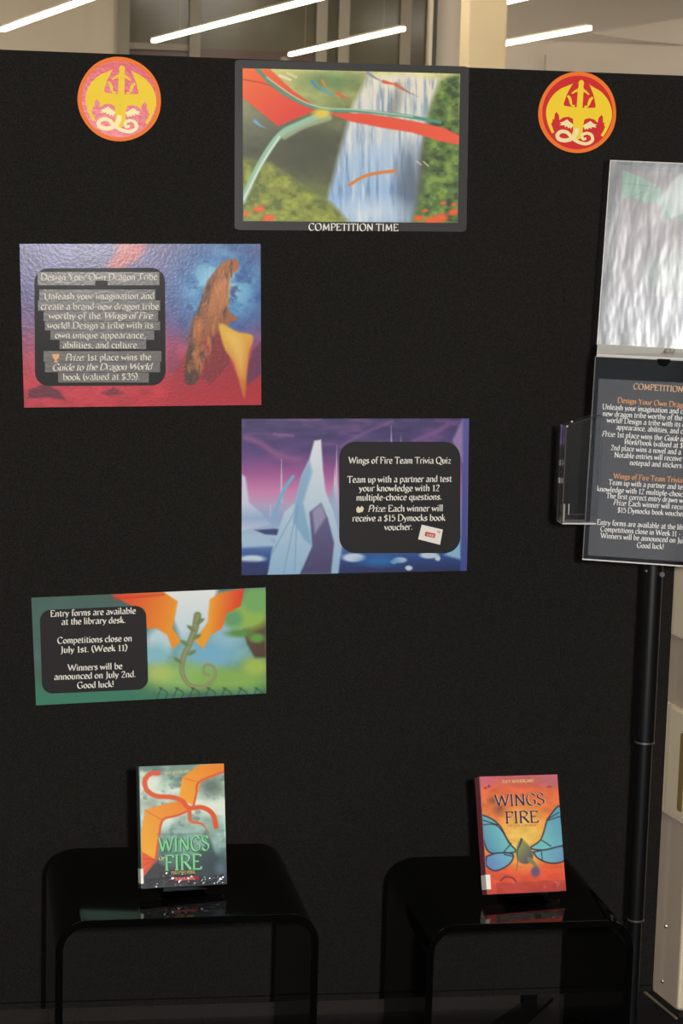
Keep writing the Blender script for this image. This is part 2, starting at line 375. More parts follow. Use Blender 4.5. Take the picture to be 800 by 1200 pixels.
M_wavy = clear_mat('glare_hazed_acrylic', tint=(.93, .95, .97), rough=0.26, ior=1.66, wave=(7, .12, .02, (2.6, 2.6, .9)), haze=.11)  # pale haze mixed in to imitate glare on the header pane
M_jacket = clear_mat('crinkled_plastic_jacket', rough=0.16, ior=1.5, wave=(26, .7, .02, (1, 1, 2)))
M_jacket2 = clear_mat('soft_sheen_plastic_jacket', rough=0.26, ior=1.5, wave=(16, .6, .02, (1, 1, 1.5)))
M_edge = mat('acrylic_edge_glow', (204, 200, 194), rough=0.15, coat=.6)  # pale colour stands in for light caught by clear acrylic
M_edge_d = mat('dim_acrylic_edge', (74, 70, 64), rough=0.2, coat=.6)  # dimmer copy of the painted edge glow

# ------------------------------------------------------------------ the hall
def struct(o): o['kind'] = 'structure'; return o
W0 = Frame((0, 0, 0), X3, Z3)    # n = -y
struct(box('floor', W0, -7, 9, -0.05, 0, -10.2, 9.2, M_floor))
ceil_ = struct(box('ceiling', W0, -7, 9, 3.4, 3.45, -10.2, 9.2, M_ceil))
struct(box('wall_left', W0, -7.1, -7, 0, 3.4, -10.2, 9.2, M_wall))
struct(box('wall_right', W0, 9, 9.1, 0, 3.4, -10.2, 9.2, M_wall))
YB = 9.5
gx0, gx1 = on_y(143, 40, YB)[0], on_y(507, 40, YB)[0]
wb = struct(empty('wall_back', (0, YB, 0)))
box('wall_panel', W0, -7, gx0, 0, 3.4, -YB - .1, -YB, M_wall, wb)
box('wall_panel', W0, gx1, 9, 0, 3.4, -YB - .1, -YB, M_wall2, wb)
box('sill_wall', W0, gx0, gx1, 0, 0.8, -YB - .1, -YB, M_wall, wb)
for i in range(3):   # joints of the lining boards on the left
    x = on_y(-20 + 60 * i, 40, YB)[0]
    box('joint_strip', W0, x, x + .012, 0, 3.4, -YB, -YB + .006, M_wall, wb)
win = struct(empty('window_1', ((gx0 + gx1) / 2, YB - .05, .8)))
mx = [on_y(p, 40, YB)[0] for p in (145, 228, 376, 402, 474, 505)]
for i, x in enumerate(mx):
    box('mullion', W0, x - .035, x + .035, .8, 3.4, -YB - .06, -YB + .04, M_mull, win)
for i in range(5):
    zt = 2.53 if i in (0, 1, 2) else 2.44
    box('pane', W0, mx[i] + .035, mx[i + 1] - .035, .8, zt, -YB - .02, -YB - .01, M_pane2 if i != 2 else M_pane, win)
    box('pane', W0, mx[i] + .035, mx[i + 1] - .035, zt, 3.4, -YB - .02, -YB - .01, M_pane, win)
    if i in (0, 3): box('transom', W0, mx[i] + .035, mx[i + 1] - .035, zt - .02, zt + .02, -YB - .03, -YB + .01, M_mull, win)
# partition in front of it: cream post, dark jamb, pale panel, column, and the grey wall to its right
def vstrip(name, p0, p1, y, th, material, parent=None, z1=3.4):
    a, b = on_y(p0, 45, y)[0], on_y(p1, 45, y)[0]
    return box(name, W0, a, b, 0, z1, -y - th, -y, material, parent)
dj = struct(empty('trim_1', on_y(507, 45, 6.2) * (1, 1, 0)))
vstrip('post', 502.5, 506.5, 6.2, .06, M_wall, dj)
vstrip('jamb', 506.5, 511.5, 6.2, .06, M_mulld, dj)
pp = struct(vstrip('wall_partition', 511.5, 560, 6.3, .08, M_wall2))
cl = struct(empty('column', on_y(570, 45, 4.6) * (1, 1, 0)))
a, b = on_y(547.5, 45, 4.6)[0], on_y(593.5, 45, 4.6)[0]
plate('shaft', Frame((0, 0, 0), X3, Y3), rrect(a, 4.6, b, 4.6 + (b - a), .012), 0, 3.4, M_colm, cl)
pw = struct(empty('wall_lobby', (3.6, 9.0, 0)))
a = on_y(585, 45, 9.0)[0]
box('wall_panel', W0, a, 8.9, 0, 2.62, -9.1, -9.0, M_wall2, pw)
V = [on_y(*q, 8.985) for q in ((690, 39), (830, 16), (830, 56), (720, 44))]
prism('sloping_bulkhead', V, [v + np.array((0, .014, 0)) for v in V], M_wall2, pw)
V = [on_y(*q, 8.95) for q in ((640, 64), (830, 84), (830, 130), (640, 130))]
prism('low_bulkhead', V, [v + np.array((0, .04, 0)) for v in V], M_wall2, pw)

# strip lights hanging in the hall behind the board
def strip_light(pA, pB, z, ext, label):
    A, B = on_z(*pA, z), on_z(*pB, z); B = B + (B - A) / np.linalg.norm(B - A) * ext
    t = empty('strip_light', (A + B) / 2, label, 'light', 'linear lights of the hall behind the board')
    d = (B - A); L = np.linalg.norm(d); fr = Frame(A, d / L, Z3)
    box('tube', fr, 0, L, -.009, .011, -.014, .014, M_tube, t)
    box('housing', fr, 0, L, .0112, .022, -.014, .014, M_wall, t)
    for k in (.15, .85):
        c = fr.p(L * k, 0); cyl('suspension_wire', c + Z3 * .0222, np.array((c[0], c[1], 3.4)), .0006, M_wall2, t, 6)
strip_light((3, 35), (100, 0), 2.5, 1.2, 'thin lit ceiling strip light at the top left corner above the board')
strip_light((180, 48), (365, 0), 2.5, 1.0, 'longest lit strip light slanting up between the left emblem and waterfall poster')
strip_light((340, 64), (472, 34), 2.5, 0.0, 'lit strip light ending just above the waterfall poster')
strip_light((588, 52), (690, 33), 2.5, 0.0, 'lit strip light right of the cream column')
strip_light((585, 4), (620, -4), 2.5, 1.5, 'lit strip light cut by the top edge beside the cream column')
# unseen ceiling panels added to brighten the hall and the front of the library
for x, y in ((-1.5, 7.6), (1.0, 4.6), (1.6, 7.6), (3.6, 5.0), (4.6, 7.4), (-1.0, 2.4), (1.4, 1.9), (3.4, 2.4), (-1.6, -1.4), (1.6, -1.4), (-1.6, -5), (1.6, -5)):
    d_ = box('added_light_panel', W0, x - .55, x + .55, 3.372, 3.385, -y - .28, -y + .28, M_fill_panel if y > 0 else M_fill_panel_f, ceil_)
    box('rim', W0, x - .59, x + .59, 3.386, 3.399, -y - .32, -y + .32, M_mull, d_)
# wall behind the photographer; its glowing windows are added for glare and fill
rw = struct(empty('wall_front', (0, -9.2, 0)))
box('wall_panel', W0, -7, 9, 0, 1.0, 9.2, 9.3, M_wall, rw)
box('wall_panel', W0, -7, 9, 3.1, 3.4, 9.2, 9.3, M_wall, rw)
for i, (x0, x1) in enumerate(((-5.2, -3.2), (-2.8, -0.8), (-0.4, 1.6), (2.0, 4.0))):
    wi = struct(empty('window_%d' % (i + 2), ((x0 + x1) / 2, -9.2, 1.0)))
    box('pane', W0, x0, x1, 1.0, 3.1, 9.24, 9.26, M_glare_pane, wi)
    for xx in (x0 - .03, (x0 + x1) / 2 - .03, x1 - .03): box('frame_bar', W0, xx, xx + .06, 1.0, 3.1, 9.18, 9.235, M_mulld, wi)
for x0, x1 in ((-7, -5.2), (-3.2, -2.8), (-.8, -.4), (1.6, 2.0), (4.0, 9.0)):
    box('pier', W0, x0 + .03, x1 - .03, 1.0, 3.1, 9.2, 9.3, M_wall, rw)

# ------------------------------------------------------------------ display board
XR, XL, HB, ZB, TB = 0.918, -0.885, 1.8, 0.028, 0.022
bd = empty('display_board', ((XL + XR) / 2, 0.011, 0), 'tall black fabric covered display board carrying posters', 'display board')
o = box('fabric_panel', W0, XL, XR, ZB + .012, HB, -TB, 0, M_fabric, bd, bevel=.004)
box('bottom_rail', W0, XL, XR, ZB, ZB + .0115, -TB, -.001, M_fabric, bd)
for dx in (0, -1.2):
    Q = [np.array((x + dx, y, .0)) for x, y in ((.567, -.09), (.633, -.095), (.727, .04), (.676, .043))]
    prism('flat_plate', Q, [v + Z3 * .006 for v in Q], M_frame, bd)  # thin black plate lying flat on the floor
    box('plate_post', W0, .655 + dx, .685 + dx, .0062, ZB - .0004, -.019, -.003, M_frame, bd)
NB = np.array((0, -1.0, 0))

# ------------------------------------------------------------------ posters
def crop(ox, oy, s): return lambda x, y: (ox + x / s, oy + y / s)
def board_pt(c, d): return lambda x, y: on_y(*c(x, y), -d)
def poster_base(name, corners_px, label):
    P = [on_y(*c, 0) for c in corners_px]
    return empty(name, ((P[2][0] + P[3][0]) / 2, -.0005, min(P[2][2], P[3][2])), label, 'poster', 'posters pinned on the board')
def flat(name, pts, th, material, parent, label=None, smooth=None):
    """thin printed patch on the board from world points; th = thickness towards the viewer"""
    P = [np.asarray(p, float) for p in pts]
    return prism(name, P, [p + NB * th for p in P], material, parent, smooth, label)

# --- waterfall poster with dark laminate border
c1 = crop(265, 60, 800 / 290)
t1 = poster_base('poster', [(275, 70), (549, 78), (546, 271), (275, 269)], 'large waterfall landscape poster in a dark laminate border at the board top')
q = [(275, 69.8), (549.4, 78), (546.2, 271.6), (274.6, 269.5)]
P = [on_y(*k, 0) for k in q]
def bil(P, u, v): return (1 - u) * (1 - v) * P[0] + u * (1 - v) * P[1] + u * v * P[2] + (1 - u) * v * P[3]
flat('laminate_border', [bil(P, a, 1 - b) + NB * .0003 for a, b in rrect(0, 0, 1, 1, .022)], .0009, M_lam, t1)
Q1 = [(53, 55), (756, 73), (748, 555), (55, 549)]
A = Art(Q1, 300, 214); X, Y = A.X, A.Y
A.grad([(0, (206, 206, 136)), (.18, (142, 152, 92)), (.45, (88, 92, 70)), (.75, (96, 104, 62)), (1, (112, 124, 60))])
n = fbm(X / 60, Y / 40, 3); A.shade(.72 + .6 * n)
A.blob(160, 85, 110, 38, (206, 200, 120), .6, .7); A.blob(330, 95, 90, 30, (88, 126, 74), .6, .7); A.blob(120, 215, 90, 60, (126, 128, 104), .7, .7)
A.blob(255, 320, 150, 90, (74, 76, 56), .6, .85)
n2 = fbm(X / 9, Y / 90, 8)
A.poly([(455, 82), (585, 72), (695, 92), (655, 190), (625, 330), (600, 555), (395, 557), (325, 480), (365, 320), (405, 180)], (238, 228, 206), 10, c2=(150, 186, 228), axis=((520, 90), (480, 480)))
wf = np.clip(.5 - A.sdf([(455, 82), (695, 92), (655, 190), (625, 330), (600, 555), (395, 557), (325, 480), (365, 320), (405, 180)]) / 24, 0, 1)
A.mix(wf * np.clip((n2 - .52) * 4, 0, 1) * .75, (112, 140, 176)); A.mix(wf * np.clip((.42 - n2) * 4, 0, 1) * .7, (244, 240, 230))
A.blob(545, 170, 18, 60, (120, 122, 120), .6, .6, .25); A.blob(590, 440, 40, 110, (86, 96, 112), .6, .75); A.blob(480, 340, 60, 30, (170, 200, 235), .8, .5, -.5)
A.blob(470, 520, 90, 40, (222, 230, 236), .8, .7)
A.poly([(690, 100), (757, 70), (752, 557), (600, 557), (640, 440), (640, 300), (660, 180)], (92, 122, 58), 14)
rf = np.clip(.5 - A.sdf([(690, 100), (757, 70), (752, 557), (600, 557), (640, 440), (640, 300)]) / 24, 0, 1)
n3 = fbm(X / 24, Y / 18, 12)
A.mix(rf * np.clip((n3 - .5) * 5, 0, 1) * .8, (142, 166, 76)); A.mix(rf * np.clip((.45 - n3) * 6, 0, 1) * .8, (56, 66, 44))
A.poly([(53, 350), (140, 365), (250, 440), (340, 500), (390, 557), (53, 557)], (138, 146, 58), 14)
lf = np.clip(.5 - A.sdf([(53, 350), (140, 365), (250, 440), (340, 500), (390, 557), (53, 557)]) / 24, 0, 1)
A.mix(lf * np.clip((n3 - .55) * 5, 0, 1) * .7, (176, 184, 80)); A.mix(lf * np.clip((.46 - n3) * 6, 0, 1) * .7, (84, 100, 48))
# loose silk ribbons of colour sweeping through the scene
A.poly([(50, 52), (140, 58), (215, 128), (298, 186), (250, 205), (165, 242), (110, 196), (50, 148)], (246, 112, 48), 2.5, c2=(226, 62, 44), axis=((70, 60), (190, 230)))
A.line([(50, 90), (140, 110), (230, 160), (290, 190)], 3, (170, 60, 40), 2)
A.poly([(320, 198), (450, 200), (600, 224), (700, 246), (760, 274), (757, 302), (690, 290), (600, 262), (500, 246), (400, 226)], (232, 76, 46), 2.5, c2=(240, 92, 62), axis=((320, 0), (750, 0)))
A.line([(98, 56), (150, 110), (225, 158), (310, 188), (420, 192), (560, 206), (690, 228)], 11, (84, 150, 124), 2.5)
A.line([(130, 84), (225, 150), (310, 182), (420, 188), (600, 210)], 4, (196, 214, 180), 2)
A.line([(320, 200), (240, 232), (170, 272), (105, 370), (52, 485)], 20, (150, 196, 170), 2.5)
A.line([(330, 214), (250, 240), (186, 275)], 18, (168, 186, 150), 4, amt=.8)
A.line([(170, 275), (110, 370), (56, 480)], 6, (222, 232, 214), 2)
A.blob(305, 200, 26, 14, (232, 200, 70), .5)
for x0, y0, x1, y1, c in ((275, 98, 305, 128, (74, 140, 190)), (310, 120, 345, 145, (90, 160, 190)), (308, 95, 330, 125, (196, 140, 60)), (358, 135, 398, 155, (226, 96, 44)), (505, 98, 565, 106, (226, 88, 50)), (545, 105, 620, 148, (150, 130, 160)), (455, 70, 510, 100, (140, 150, 170)), (92, 225, 128, 248, (110, 170, 220)), (545, 108, 590, 132, (220, 110, 60))):
    A.line([(x0, y0), ((x0 + x1) / 2, (y0 + y1) / 2 + 3), (x1, y1)], 11, c, 2, taper=True)
A.line([(395, 432), (440, 405), (490, 392), (545, 386)], 10, (222, 128, 56), 2)
for x, y, r in ((105, 510, 18), (62, 525, 12), (135, 540, 20), (620, 540, 16), (690, 540, 26), (735, 520, 18), (700, 490, 10), (640, 515, 9), (660, 548, 22), (735, 495, 9)): A.blob(x, y, r, r * .55, (236, 98, 46), .4, 1, -.2)
A.line([(615, 355), (628, 366)], 3, (226, 220, 190)); A.line([(636, 356), (652, 370)], 3, (226, 220, 190))
A.line([(170, 78), (205, 92)], 7, (236, 230, 200), 3); A.line([(195, 70), (225, 84)], 5, (226, 220, 180), 3)
A.sheet('printed_landscape', [on_y(*c1(*k), -.0016) for k in Q1], NB, .0003, M_print, t1, scale=1.05)
PL1 = ((0, -.0014, 0), NB)
lettering('COMPETITION TIME', c1(265, 579), c1(556, 581), 11.6, PL1, M_white, t1, wide=12, thin=4)

# --- red and blue dusk poster
c2 = crop(10, 275, 800 / 310)
Q2 = [(33, 28), (762, 28), (764, 515), (47, 523)]
t2 = poster_base('poster', [c2(*k) for k in Q2], 'red and blue poster at left with grey highlighted lines in a dark panel')
A = Art(Q2, 300, 204); X, Y = A.X, A.Y
A.grad([(0, (112, 112, 158)), (.3, (92, 86, 142)), (.5, (120, 80, 132)), (.68, (186, 70, 100)), (.85, (206, 52, 66)), (1, (196, 44, 60))])
A.mix(np.clip((Y - 300) / 160, 0, 1) * np.clip(1 - np.abs(X - 60) / 260, 0, 1) * .5, (206, 64, 90))
n = fbm(X / 45, Y / 28, 21); A.shade(.82 + .36 * n)
A.mix(np.clip(1 - np.hypot((X - 640) / 210, (Y - 170) / 200), 0, 1) * 1.5, (58, 132, 196))
A.mix(np.clip(1 - np.hypot((X - 640) / 140, (Y - 150) / 130), 0, 1) * np.clip((n - .35) * 3, 0, 1) * 1.4, (150, 212, 238))
A.mix(np.clip(1 - np.hypot((X - 640) / 230, (Y - 180) / 230), 0, 1) * np.clip((fbm(X / 26, Y / 20, 5) - .55) * 5, 0, 1), (46, 72, 140))
A.poly([(290, 100), (340, 28), (420, 26), (395, 70), (330, 108)], (216, 106, 104), 10, amt=.85); A.blob(350, 38, 30, 12, (226, 140, 130), .8, .6)
A.poly([(500, 400), (560, 330), (610, 290), (655, 300), (668, 380), (700, 440), (740, 350), (766, 320), (766, 520), (470, 520)], (150, 40, 56), 4, c2=(190, 44, 58), axis=((600, 300), (600, 500)))
A.poly([(740, 345), (766, 318), (766, 420), (700, 470)], (98, 52, 92), 6, amt=.8); A.poly([(470, 360), (500, 330), (520, 400), (480, 420)], (140, 60, 100), 8, amt=.7)
A.poly([(47, 300), (70, 280), (90, 330), (47, 370)], (160, 70, 110), 8, amt=.6)
# ochre rock spire with a flame-coloured scarp
A.poly([(530, 440), (545, 300), (575, 210), (600, 140), (648, 82), (690, 76), (694, 104), (668, 130), (662, 220), (690, 252), (660, 270), (640, 300), (600, 330), (570, 440)], (92, 58, 46), 3, True, c2=(176, 104, 58), axis=((540, 200), (680, 180)))
A.poly([(600, 200), (650, 110), (664, 140), (655, 210), (630, 250), (600, 250)], (206, 128, 70), 8, amt=.8)
A.poly([(575, 320), (610, 285), (650, 300), (668, 390), (610, 450), (575, 430)], (140, 42, 50), 6)
A.poly([(560, 250), (630, 232), (660, 262), (620, 296), (575, 330), (556, 300)], (176, 102, 56), 14, True, amt=.8)
rk = np.clip(.5 - A.sdf([(530, 440), (545, 300), (600, 140), (648, 82), (690, 76), (662, 220), (640, 300), (570, 440)]) / 16, 0, 1)
A.mix(rk * np.clip((fbm(X / 14, Y / 40, 77) - .5) * 4, 0, 1) * .8, (214, 140, 76)); A.mix(rk * np.clip((.46 - fbm(X / 14, Y / 40, 78)) * 4, 0, 1) * .8, (66, 44, 44))
A.poly([(636, 268), (690, 292), (738, 306), (726, 360), (720, 420), (712, 494), (692, 430), (676, 380), (650, 340)], (242, 186, 66), 4, True, c2=(210, 112, 44), axis=((660, 290), (715, 480)))
A.poly([(660, 300), (700, 310), (712, 360), (706, 430), (684, 370)], (250, 214, 110), 12, True, amt=.6)
A.line([(562, 400), (572, 300), (590, 210)], 10, (206, 122, 58), 8, amt=.7)
A.poly([(60, 470), (110, 450), (150, 470), (172, 500), (120, 492), (60, 495)], (98, 34, 56), 4, amt=.9); A.poly([(275, 478), (315, 462), (350, 480), (300, 488)], (110, 36, 56), 4, amt=.8)
A.sheet('printed_landscape', [on_y(*c2(*k), -.0012) for k in Q2], NB, .0011, M_print_r, t2)
b2 = board_pt(c2, .0012)
flat('text_panel', [b2(a + (b - 280) * .006, b - (a - 275) * .006) for a, b in rrect(79, 101, 474, 457, 42)], .0002, M_panel, t2)
for (x0, y0, x1, y1) in ((88, 113, 456, 153), (93, 166, 444, 198), (89, 199, 458, 230), (106, 231, 452, 261), (110, 262, 458, 289), (127, 290, 440, 318), (154, 319, 416, 346), (106, 352, 462, 384), (110, 385, 458, 416), (150, 417, 424, 447)):
    b2h = board_pt(c2, .0014)
    flat('highlight_strip', [b2h(*k) for k in ((x0, y0), (x1, y0), (x1, y1), (x0, y1))], .0001, M_panel_l, t2)
flat('highlight_gap', [board_pt(c2, .0015)(*k) for k in ((262, 139), (300, 139), (300, 160), (262, 160))], .00005, M_panel, t2)
PL2 = ((0, -.0018, 0), NB)
M_white2 = mat('soft_white_ink', (226, 220, 208), rough=.55)
for s, l, r in (('Design Your Own Dragon Tribe', (97, 138), (450, 136)), ('Unleash your imagination and', (107, 196), (441, 194)), ('create a brand-new dragon tribe', (97, 226), (455, 226)),
                ('worthy of the _Wings of Fire_', (122, 255), (434, 254)), ('world! Design a tribe with its', (117, 284), (438, 283)), ('own unique appearance,', (140, 313), (415, 313)),
                ('abilities, and culture.', (163, 343), (394, 343)), ('_Prize:_ 1st place wins the', (170, 381), (432, 379)), ('_Guide to the Dragon World_', (131, 411), (432, 408)), ('book (valued at $35).', (164, 440), (397, 438))):
    lettering(s, c2(*l), c2(*r), 10.9, PL2, M_white2, t2, wide=12, thin=4.4)
M_gold = mat('trophy_gold_ink', (222, 148, 50), rough=.4)
bt = board_pt(c2, .0018)
flat('trophy_icon', [bt(*k) for k in ((132, 361), (154, 361), (152, 372), (146, 378), (146, 382), (151, 386), (135, 386), (140, 382), (140, 378), (134, 372))], .0001, M_gold, t2)

# --- purple ice poster
c3 = crop(270, 480, 800 / 290)
Q3 = [(36, 30), (771, 29), (764, 521), (36, 536)]
t3 = poster_base('poster', [c3(*k) for k in Q3], 'purple and ice blue poster in the centre of the board')
A = Art(Q3, 290, 200); X, Y = A.X, A.Y
A.grad([(0, (74, 66, 112)), (.2, (92, 72, 132)), (.34, (168, 92, 158)), (.46, (216, 140, 190)), (.56, (196, 176, 214)), (.64, (168, 190, 222)), (.76, (176, 204, 230)), (.84, (72, 110, 176)), (.92, (44, 74, 142)), (1, (40, 50, 96))])
n = fbm(X / 80, Y / 22, 31)
A.mix(np.clip((n - .5) * 4, 0, 1) * np.clip(1 - Y / 260, 0, 1) * .7, (150, 100, 156)); A.mix(np.clip((.42 - n) * 4, 0, 1) * np.clip(1 - Y / 200, 0, 1) * .7, (54, 46, 92))
A.line([(50, 90), (100, 110), (150, 145), (220, 162)], 16, (156, 96, 150), 8, amt=.8); A.line([(140, 78), (200, 84)], 7, (150, 110, 160), 4, amt=.8)
A.line([(350, 120), (430, 75), (520, 38)], 9, (128, 96, 150), 5, amt=.8); A.line([(590, 100), (650, 78), (700, 50)], 10, (140, 96, 160), 6, amt=.8)
for x, y0, wd, yb in ((163, 158, 9, 300), (340, 112, 12, 330), (334, 180, 20, 360), (517, 52, 9, 180), (548, 82, 8, 180), (128, 300, 12, 360)):
    A.poly([(x, y0), (x + wd / 2, yb), (x - wd / 2, yb)], (236, 222, 226), 1.5, c2=(190, 190, 226), axis=((x, y0), (x, yb)))
A.poly([(36, 208), (48, 216), (60, 300), (95, 330), (130, 370), (36, 390)], (214, 222, 242), 4)
A.poly([(300, 330), (330, 250), (352, 330), (356, 470), (300, 470)], (160, 186, 224), 8, amt=.8)
A.mix(np.clip(1 - np.abs(Y - 350) / 50, 0, 1) * np.clip((240 - X) / 60, 0, 1) * .7, (140, 172, 220))
A.poly([(78, 388), (140, 384), (190, 390), (150, 405), (110, 402)], (58, 70, 128), 3); A.poly([(36, 400), (120, 410), (150, 440), (36, 445)], (176, 206, 234), 5)
A.blob(70, 482, 40, 12, (206, 226, 244), .3); A.blob(60, 505, 60, 14, (40, 56, 110), .5)
# pale ice crag against a grey rock
A.poly([(118, 536), (132, 455), (172, 330), (206, 300), (228, 210), (252, 160), (268, 100), (290, 96), (296, 190), (304, 262), (330, 330), (356, 440), (346, 532)], (236, 242, 248), 3, c2=(156, 196, 228), axis=((270, 120), (240, 530)))
A.poly([(206, 300), (228, 210), (252, 160), (262, 200), (232, 300), (262, 440), (236, 420), (200, 360)], (120, 172, 212), 5, amt=.7)
A.poly([(252, 330), (290, 300), (312, 350), (332, 430), (322, 530), (222, 532), (262, 440)], (112, 108, 152), 3, c2=(78, 72, 116), axis=((270, 310), (270, 530)))
A.poly([(262, 325), (292, 302), (306, 345), (270, 400)], (158, 156, 190), 5)
for e in ((130, 470), (170, 530), (205, 525)): A.line([(214, 310), e], 3, (130, 172, 212), 2)
A.line([(140, 340), (170, 260), (200, 215)], 10, (120, 190, 226), 3)
for x, y, rx, ry in ((395, 478, 36, 14), (545, 486, 22, 9), (574, 512, 12, 8), (640, 470, 30, 11), (668, 480, 9, 9), (525, 492, 12, 6)): A.blob(x, y, rx, ry, (206, 224, 242), .25)
A.blob(480, 490, 60, 16, (40, 120, 190), .6, .8); A.poly([(690, 470), (742, 420), (745, 470), (764, 490)], (150, 196, 230), 5)
A.poly([(748, 30), (772, 28), (764, 523), (742, 523), (746, 300)], (96, 92, 166), 3, c2=(66, 86, 158), axis=((750, 60), (750, 520))); A.poly([(716, 100), (750, 30), (750, 170), (738, 150)], (158, 130, 184), 5)
A.sheet('printed_landscape', [on_y(*c3(*k), -.0012) for k in Q3], NB, .0011, M_print, t3)
b3 = board_pt(c3, .0012)
flat('text_panel', [b3(*k) for k in rrect(351, 104, 743, 464, 52)], .0002, M_panel, t3)
for s, l, r in (('Wings of Fire Team Trivia Quiz', (381, 174), (713, 174)), ('Team up with a partner and test', (377, 236), (715, 233)), ('your knowledge with 12', (415, 264), (676, 263)), ('multiple-choice questions.', (406, 294), (683, 291)),
                ('_Prize:_ Each winner will', (443, 330), (687, 328)), ('receive a $15 Dymocks book', (393, 361), (694, 359)), ('voucher.', (497, 390), (589, 388))):
    lettering(s, c3(*l), c3(*r), 10.6, PL2, M_white, t3, wide=12.5, thin=4.4)
b3 = board_pt(c3, .0015)
gc = flat('gift_card_picture', [b3(*k) for k in ((618, 372), (686, 388), (677, 437), (606, 419))], .0001, M_white, t3)
M_red = mat('signal_red_ink', (206, 34, 44), rough=.45)
b3 = board_pt(c3, .0017)
flat('red_lozenge', [b3(645 + (a) * .97 - b * .18, 405 + a * .2 + b) for a, b in rrect(-17, -7, 17, 7, 3)], .0001, M_red, gc)
lettering('TOPSE', c3(632, 407), c3(658, 412), 3.4, ((0, -.0020, 0), NB), M_white, gc, wide=15, thin=8)
b3 = board_pt(c3, .0016)
flat('ribbon_mark', [b3(*k) for k in ((666, 390), (680, 394), (676, 402), (670, 398))], .0001, M_pale_o, gc)
flat('gift_icon', [b3(*k) for k in ((406, 322), (412, 312), (418, 318), (424, 311), (431, 319), (427, 330), (414, 334), (408, 331))], .0001, M_cream, t3)

# --- forest poster, hung askew
c4 = crop(25, 680, 800 / 300)
Q4 = [(31, 55), (763, 23), (765, 353), (46, 391)]
t4 = poster_base('poster', [c4(*k) for k in Q4], 'lowest poster, green forest with red and orange fans, hung askew')
A = Art(Q4, 300, 140); X, Y = A.X, A.Y
A.grad([(0, (96, 132, 128)), (.3, (110, 152, 150)), (.55, (136, 186, 190)), (.75, (118, 160, 100)), (.9, (96, 142, 92)), (1, (70, 128, 110))])
n = fbm(X / 40, Y / 30, 41); A.shade(.8 + .4 * n)
A.mix(np.clip((420 - X) / 120, 0, 1) * .8, (62, 92, 84)); A.mix(np.clip((Y - 290) / 60, 0, 1) * np.clip((500 - X) / 200, 0, 1) * .7, (60, 140, 110))
A.poly([(430, 30), (610, 20), (600, 120), (560, 190), (500, 190), (470, 120)], (236, 240, 240), 8, c2=(196, 222, 232), axis=((520, 40), (520, 190)))
A.blob(430, 190, 40, 44, (196, 220, 228), .3); A.blob(420, 240, 40, 40, (140, 196, 208), .4); A.blob(590, 230, 90, 60, (124, 184, 212), .5); A.blob(640, 160, 50, 44, (150, 196, 214), .4)
A.blob(500, 300, 120, 40, (150, 196, 110), .5); A.blob(430, 290, 40, 26, (190, 206, 110), .5, .8); A.blob(660, 310, 120, 34, (140, 184, 92), .5)
A.poly([(690, 150), (765, 120), (765, 240), (730, 245), (705, 200)], (104, 84, 60), 5, c2=(82, 64, 48), axis=((700, 150), (760, 230)))
A.blob(700, 110, 70, 44, (150, 190, 84), .3); A.blob(735, 62, 50, 40, (120, 176, 100), .3); A.blob(660, 120, 30, 26, (104, 164, 110), .4); A.blob(735, 180, 24, 14, (104, 160, 70), .4); A.blob(680, 165, 40, 12, (96, 150, 70), .5); A.blob(730, 270, 40, 26, (170, 196, 90), .4)
# two fan-shaped leaves in flame colours
A.poly([(278, 46), (380, 36), (440, 36), (486, 66), (470, 150), (496, 190), (470, 215), (452, 170), (420, 150), (388, 150), (380, 90), (330, 74)], (232, 70, 30), 3, c2=(246, 156, 40), axis=((300, 60), (470, 110)))
A.poly([(586, 60), (620, 38), (696, 26), (684, 80), (640, 104), (625, 150), (590, 170), (566, 215), (540, 190), (580, 130)], (246, 166, 44), 3, c2=(230, 66, 32), axis=((590, 80), (680, 90)))
A.line([(286, 58), (380, 50), (440, 44)], 8, (210, 50, 30), 4, amt=.6)
# curling olive fern frond with a few leaflets
A.line([(548, 110), (540, 150), (522, 200), (504, 240), (500, 290), (525, 328), (570, 332), (603, 300), (596, 268), (572, 266), (568, 290), (584, 296)], 24, (132, 138, 92), 2.5, taper=True)
A.line([(548, 110), (540, 150), (522, 200), (504, 240), (500, 290), (525, 328), (570, 332), (603, 300), (596, 268), (572, 266), (568, 290), (584, 296)], 9, (150, 158, 108), 2.5)
for x, y, an in ((556, 128, -.6), (528, 150, .6), (546, 176, -.5), (508, 196, .6), (530, 226, -.5), (486, 250, .6)): A.blob(x, y, 15, 6, (118, 136, 88), .3, 1, an)
for k in range(14):
    x = 420 + 25 * k; A.line([(x, 372), (x + 8, 352), (x + 16 * (-1) ** k, 336)], 4, (52, 84, 70), 2, amt=.8)
A.sheet('printed_landscape', [on_y(*c4(*k), -.0012) for k in Q4], NB, .0011, M_print, t4, scale=1.03)
b4 = board_pt(c4, .0012)
flat('text_panel', [b4(227 + (a) + b * .03, 217 + b - a * .045) for a, b in rrect(-166, -131, 166, 131, 34)], .0002, M_panel, t4)
for s, l, r in (('Entry forms are available', (90, 114), (358, 104)), ('at the library desk.', (125, 139), (326, 133)), ('Competitions close on', (112, 198), (346, 190)), ('July 1st. (Week 11)', (122, 227), (332, 220)),
                ('Winners will be', (145, 283), (316, 277)), ('announced on July 2nd.', (102, 311), (358, 302)), ('Good luck!', (174, 338), (290, 333))):
    lettering(s, c4(*l), c4(*r), 10.4, PL2, M_white, t4, wide=13, thin=4.6)

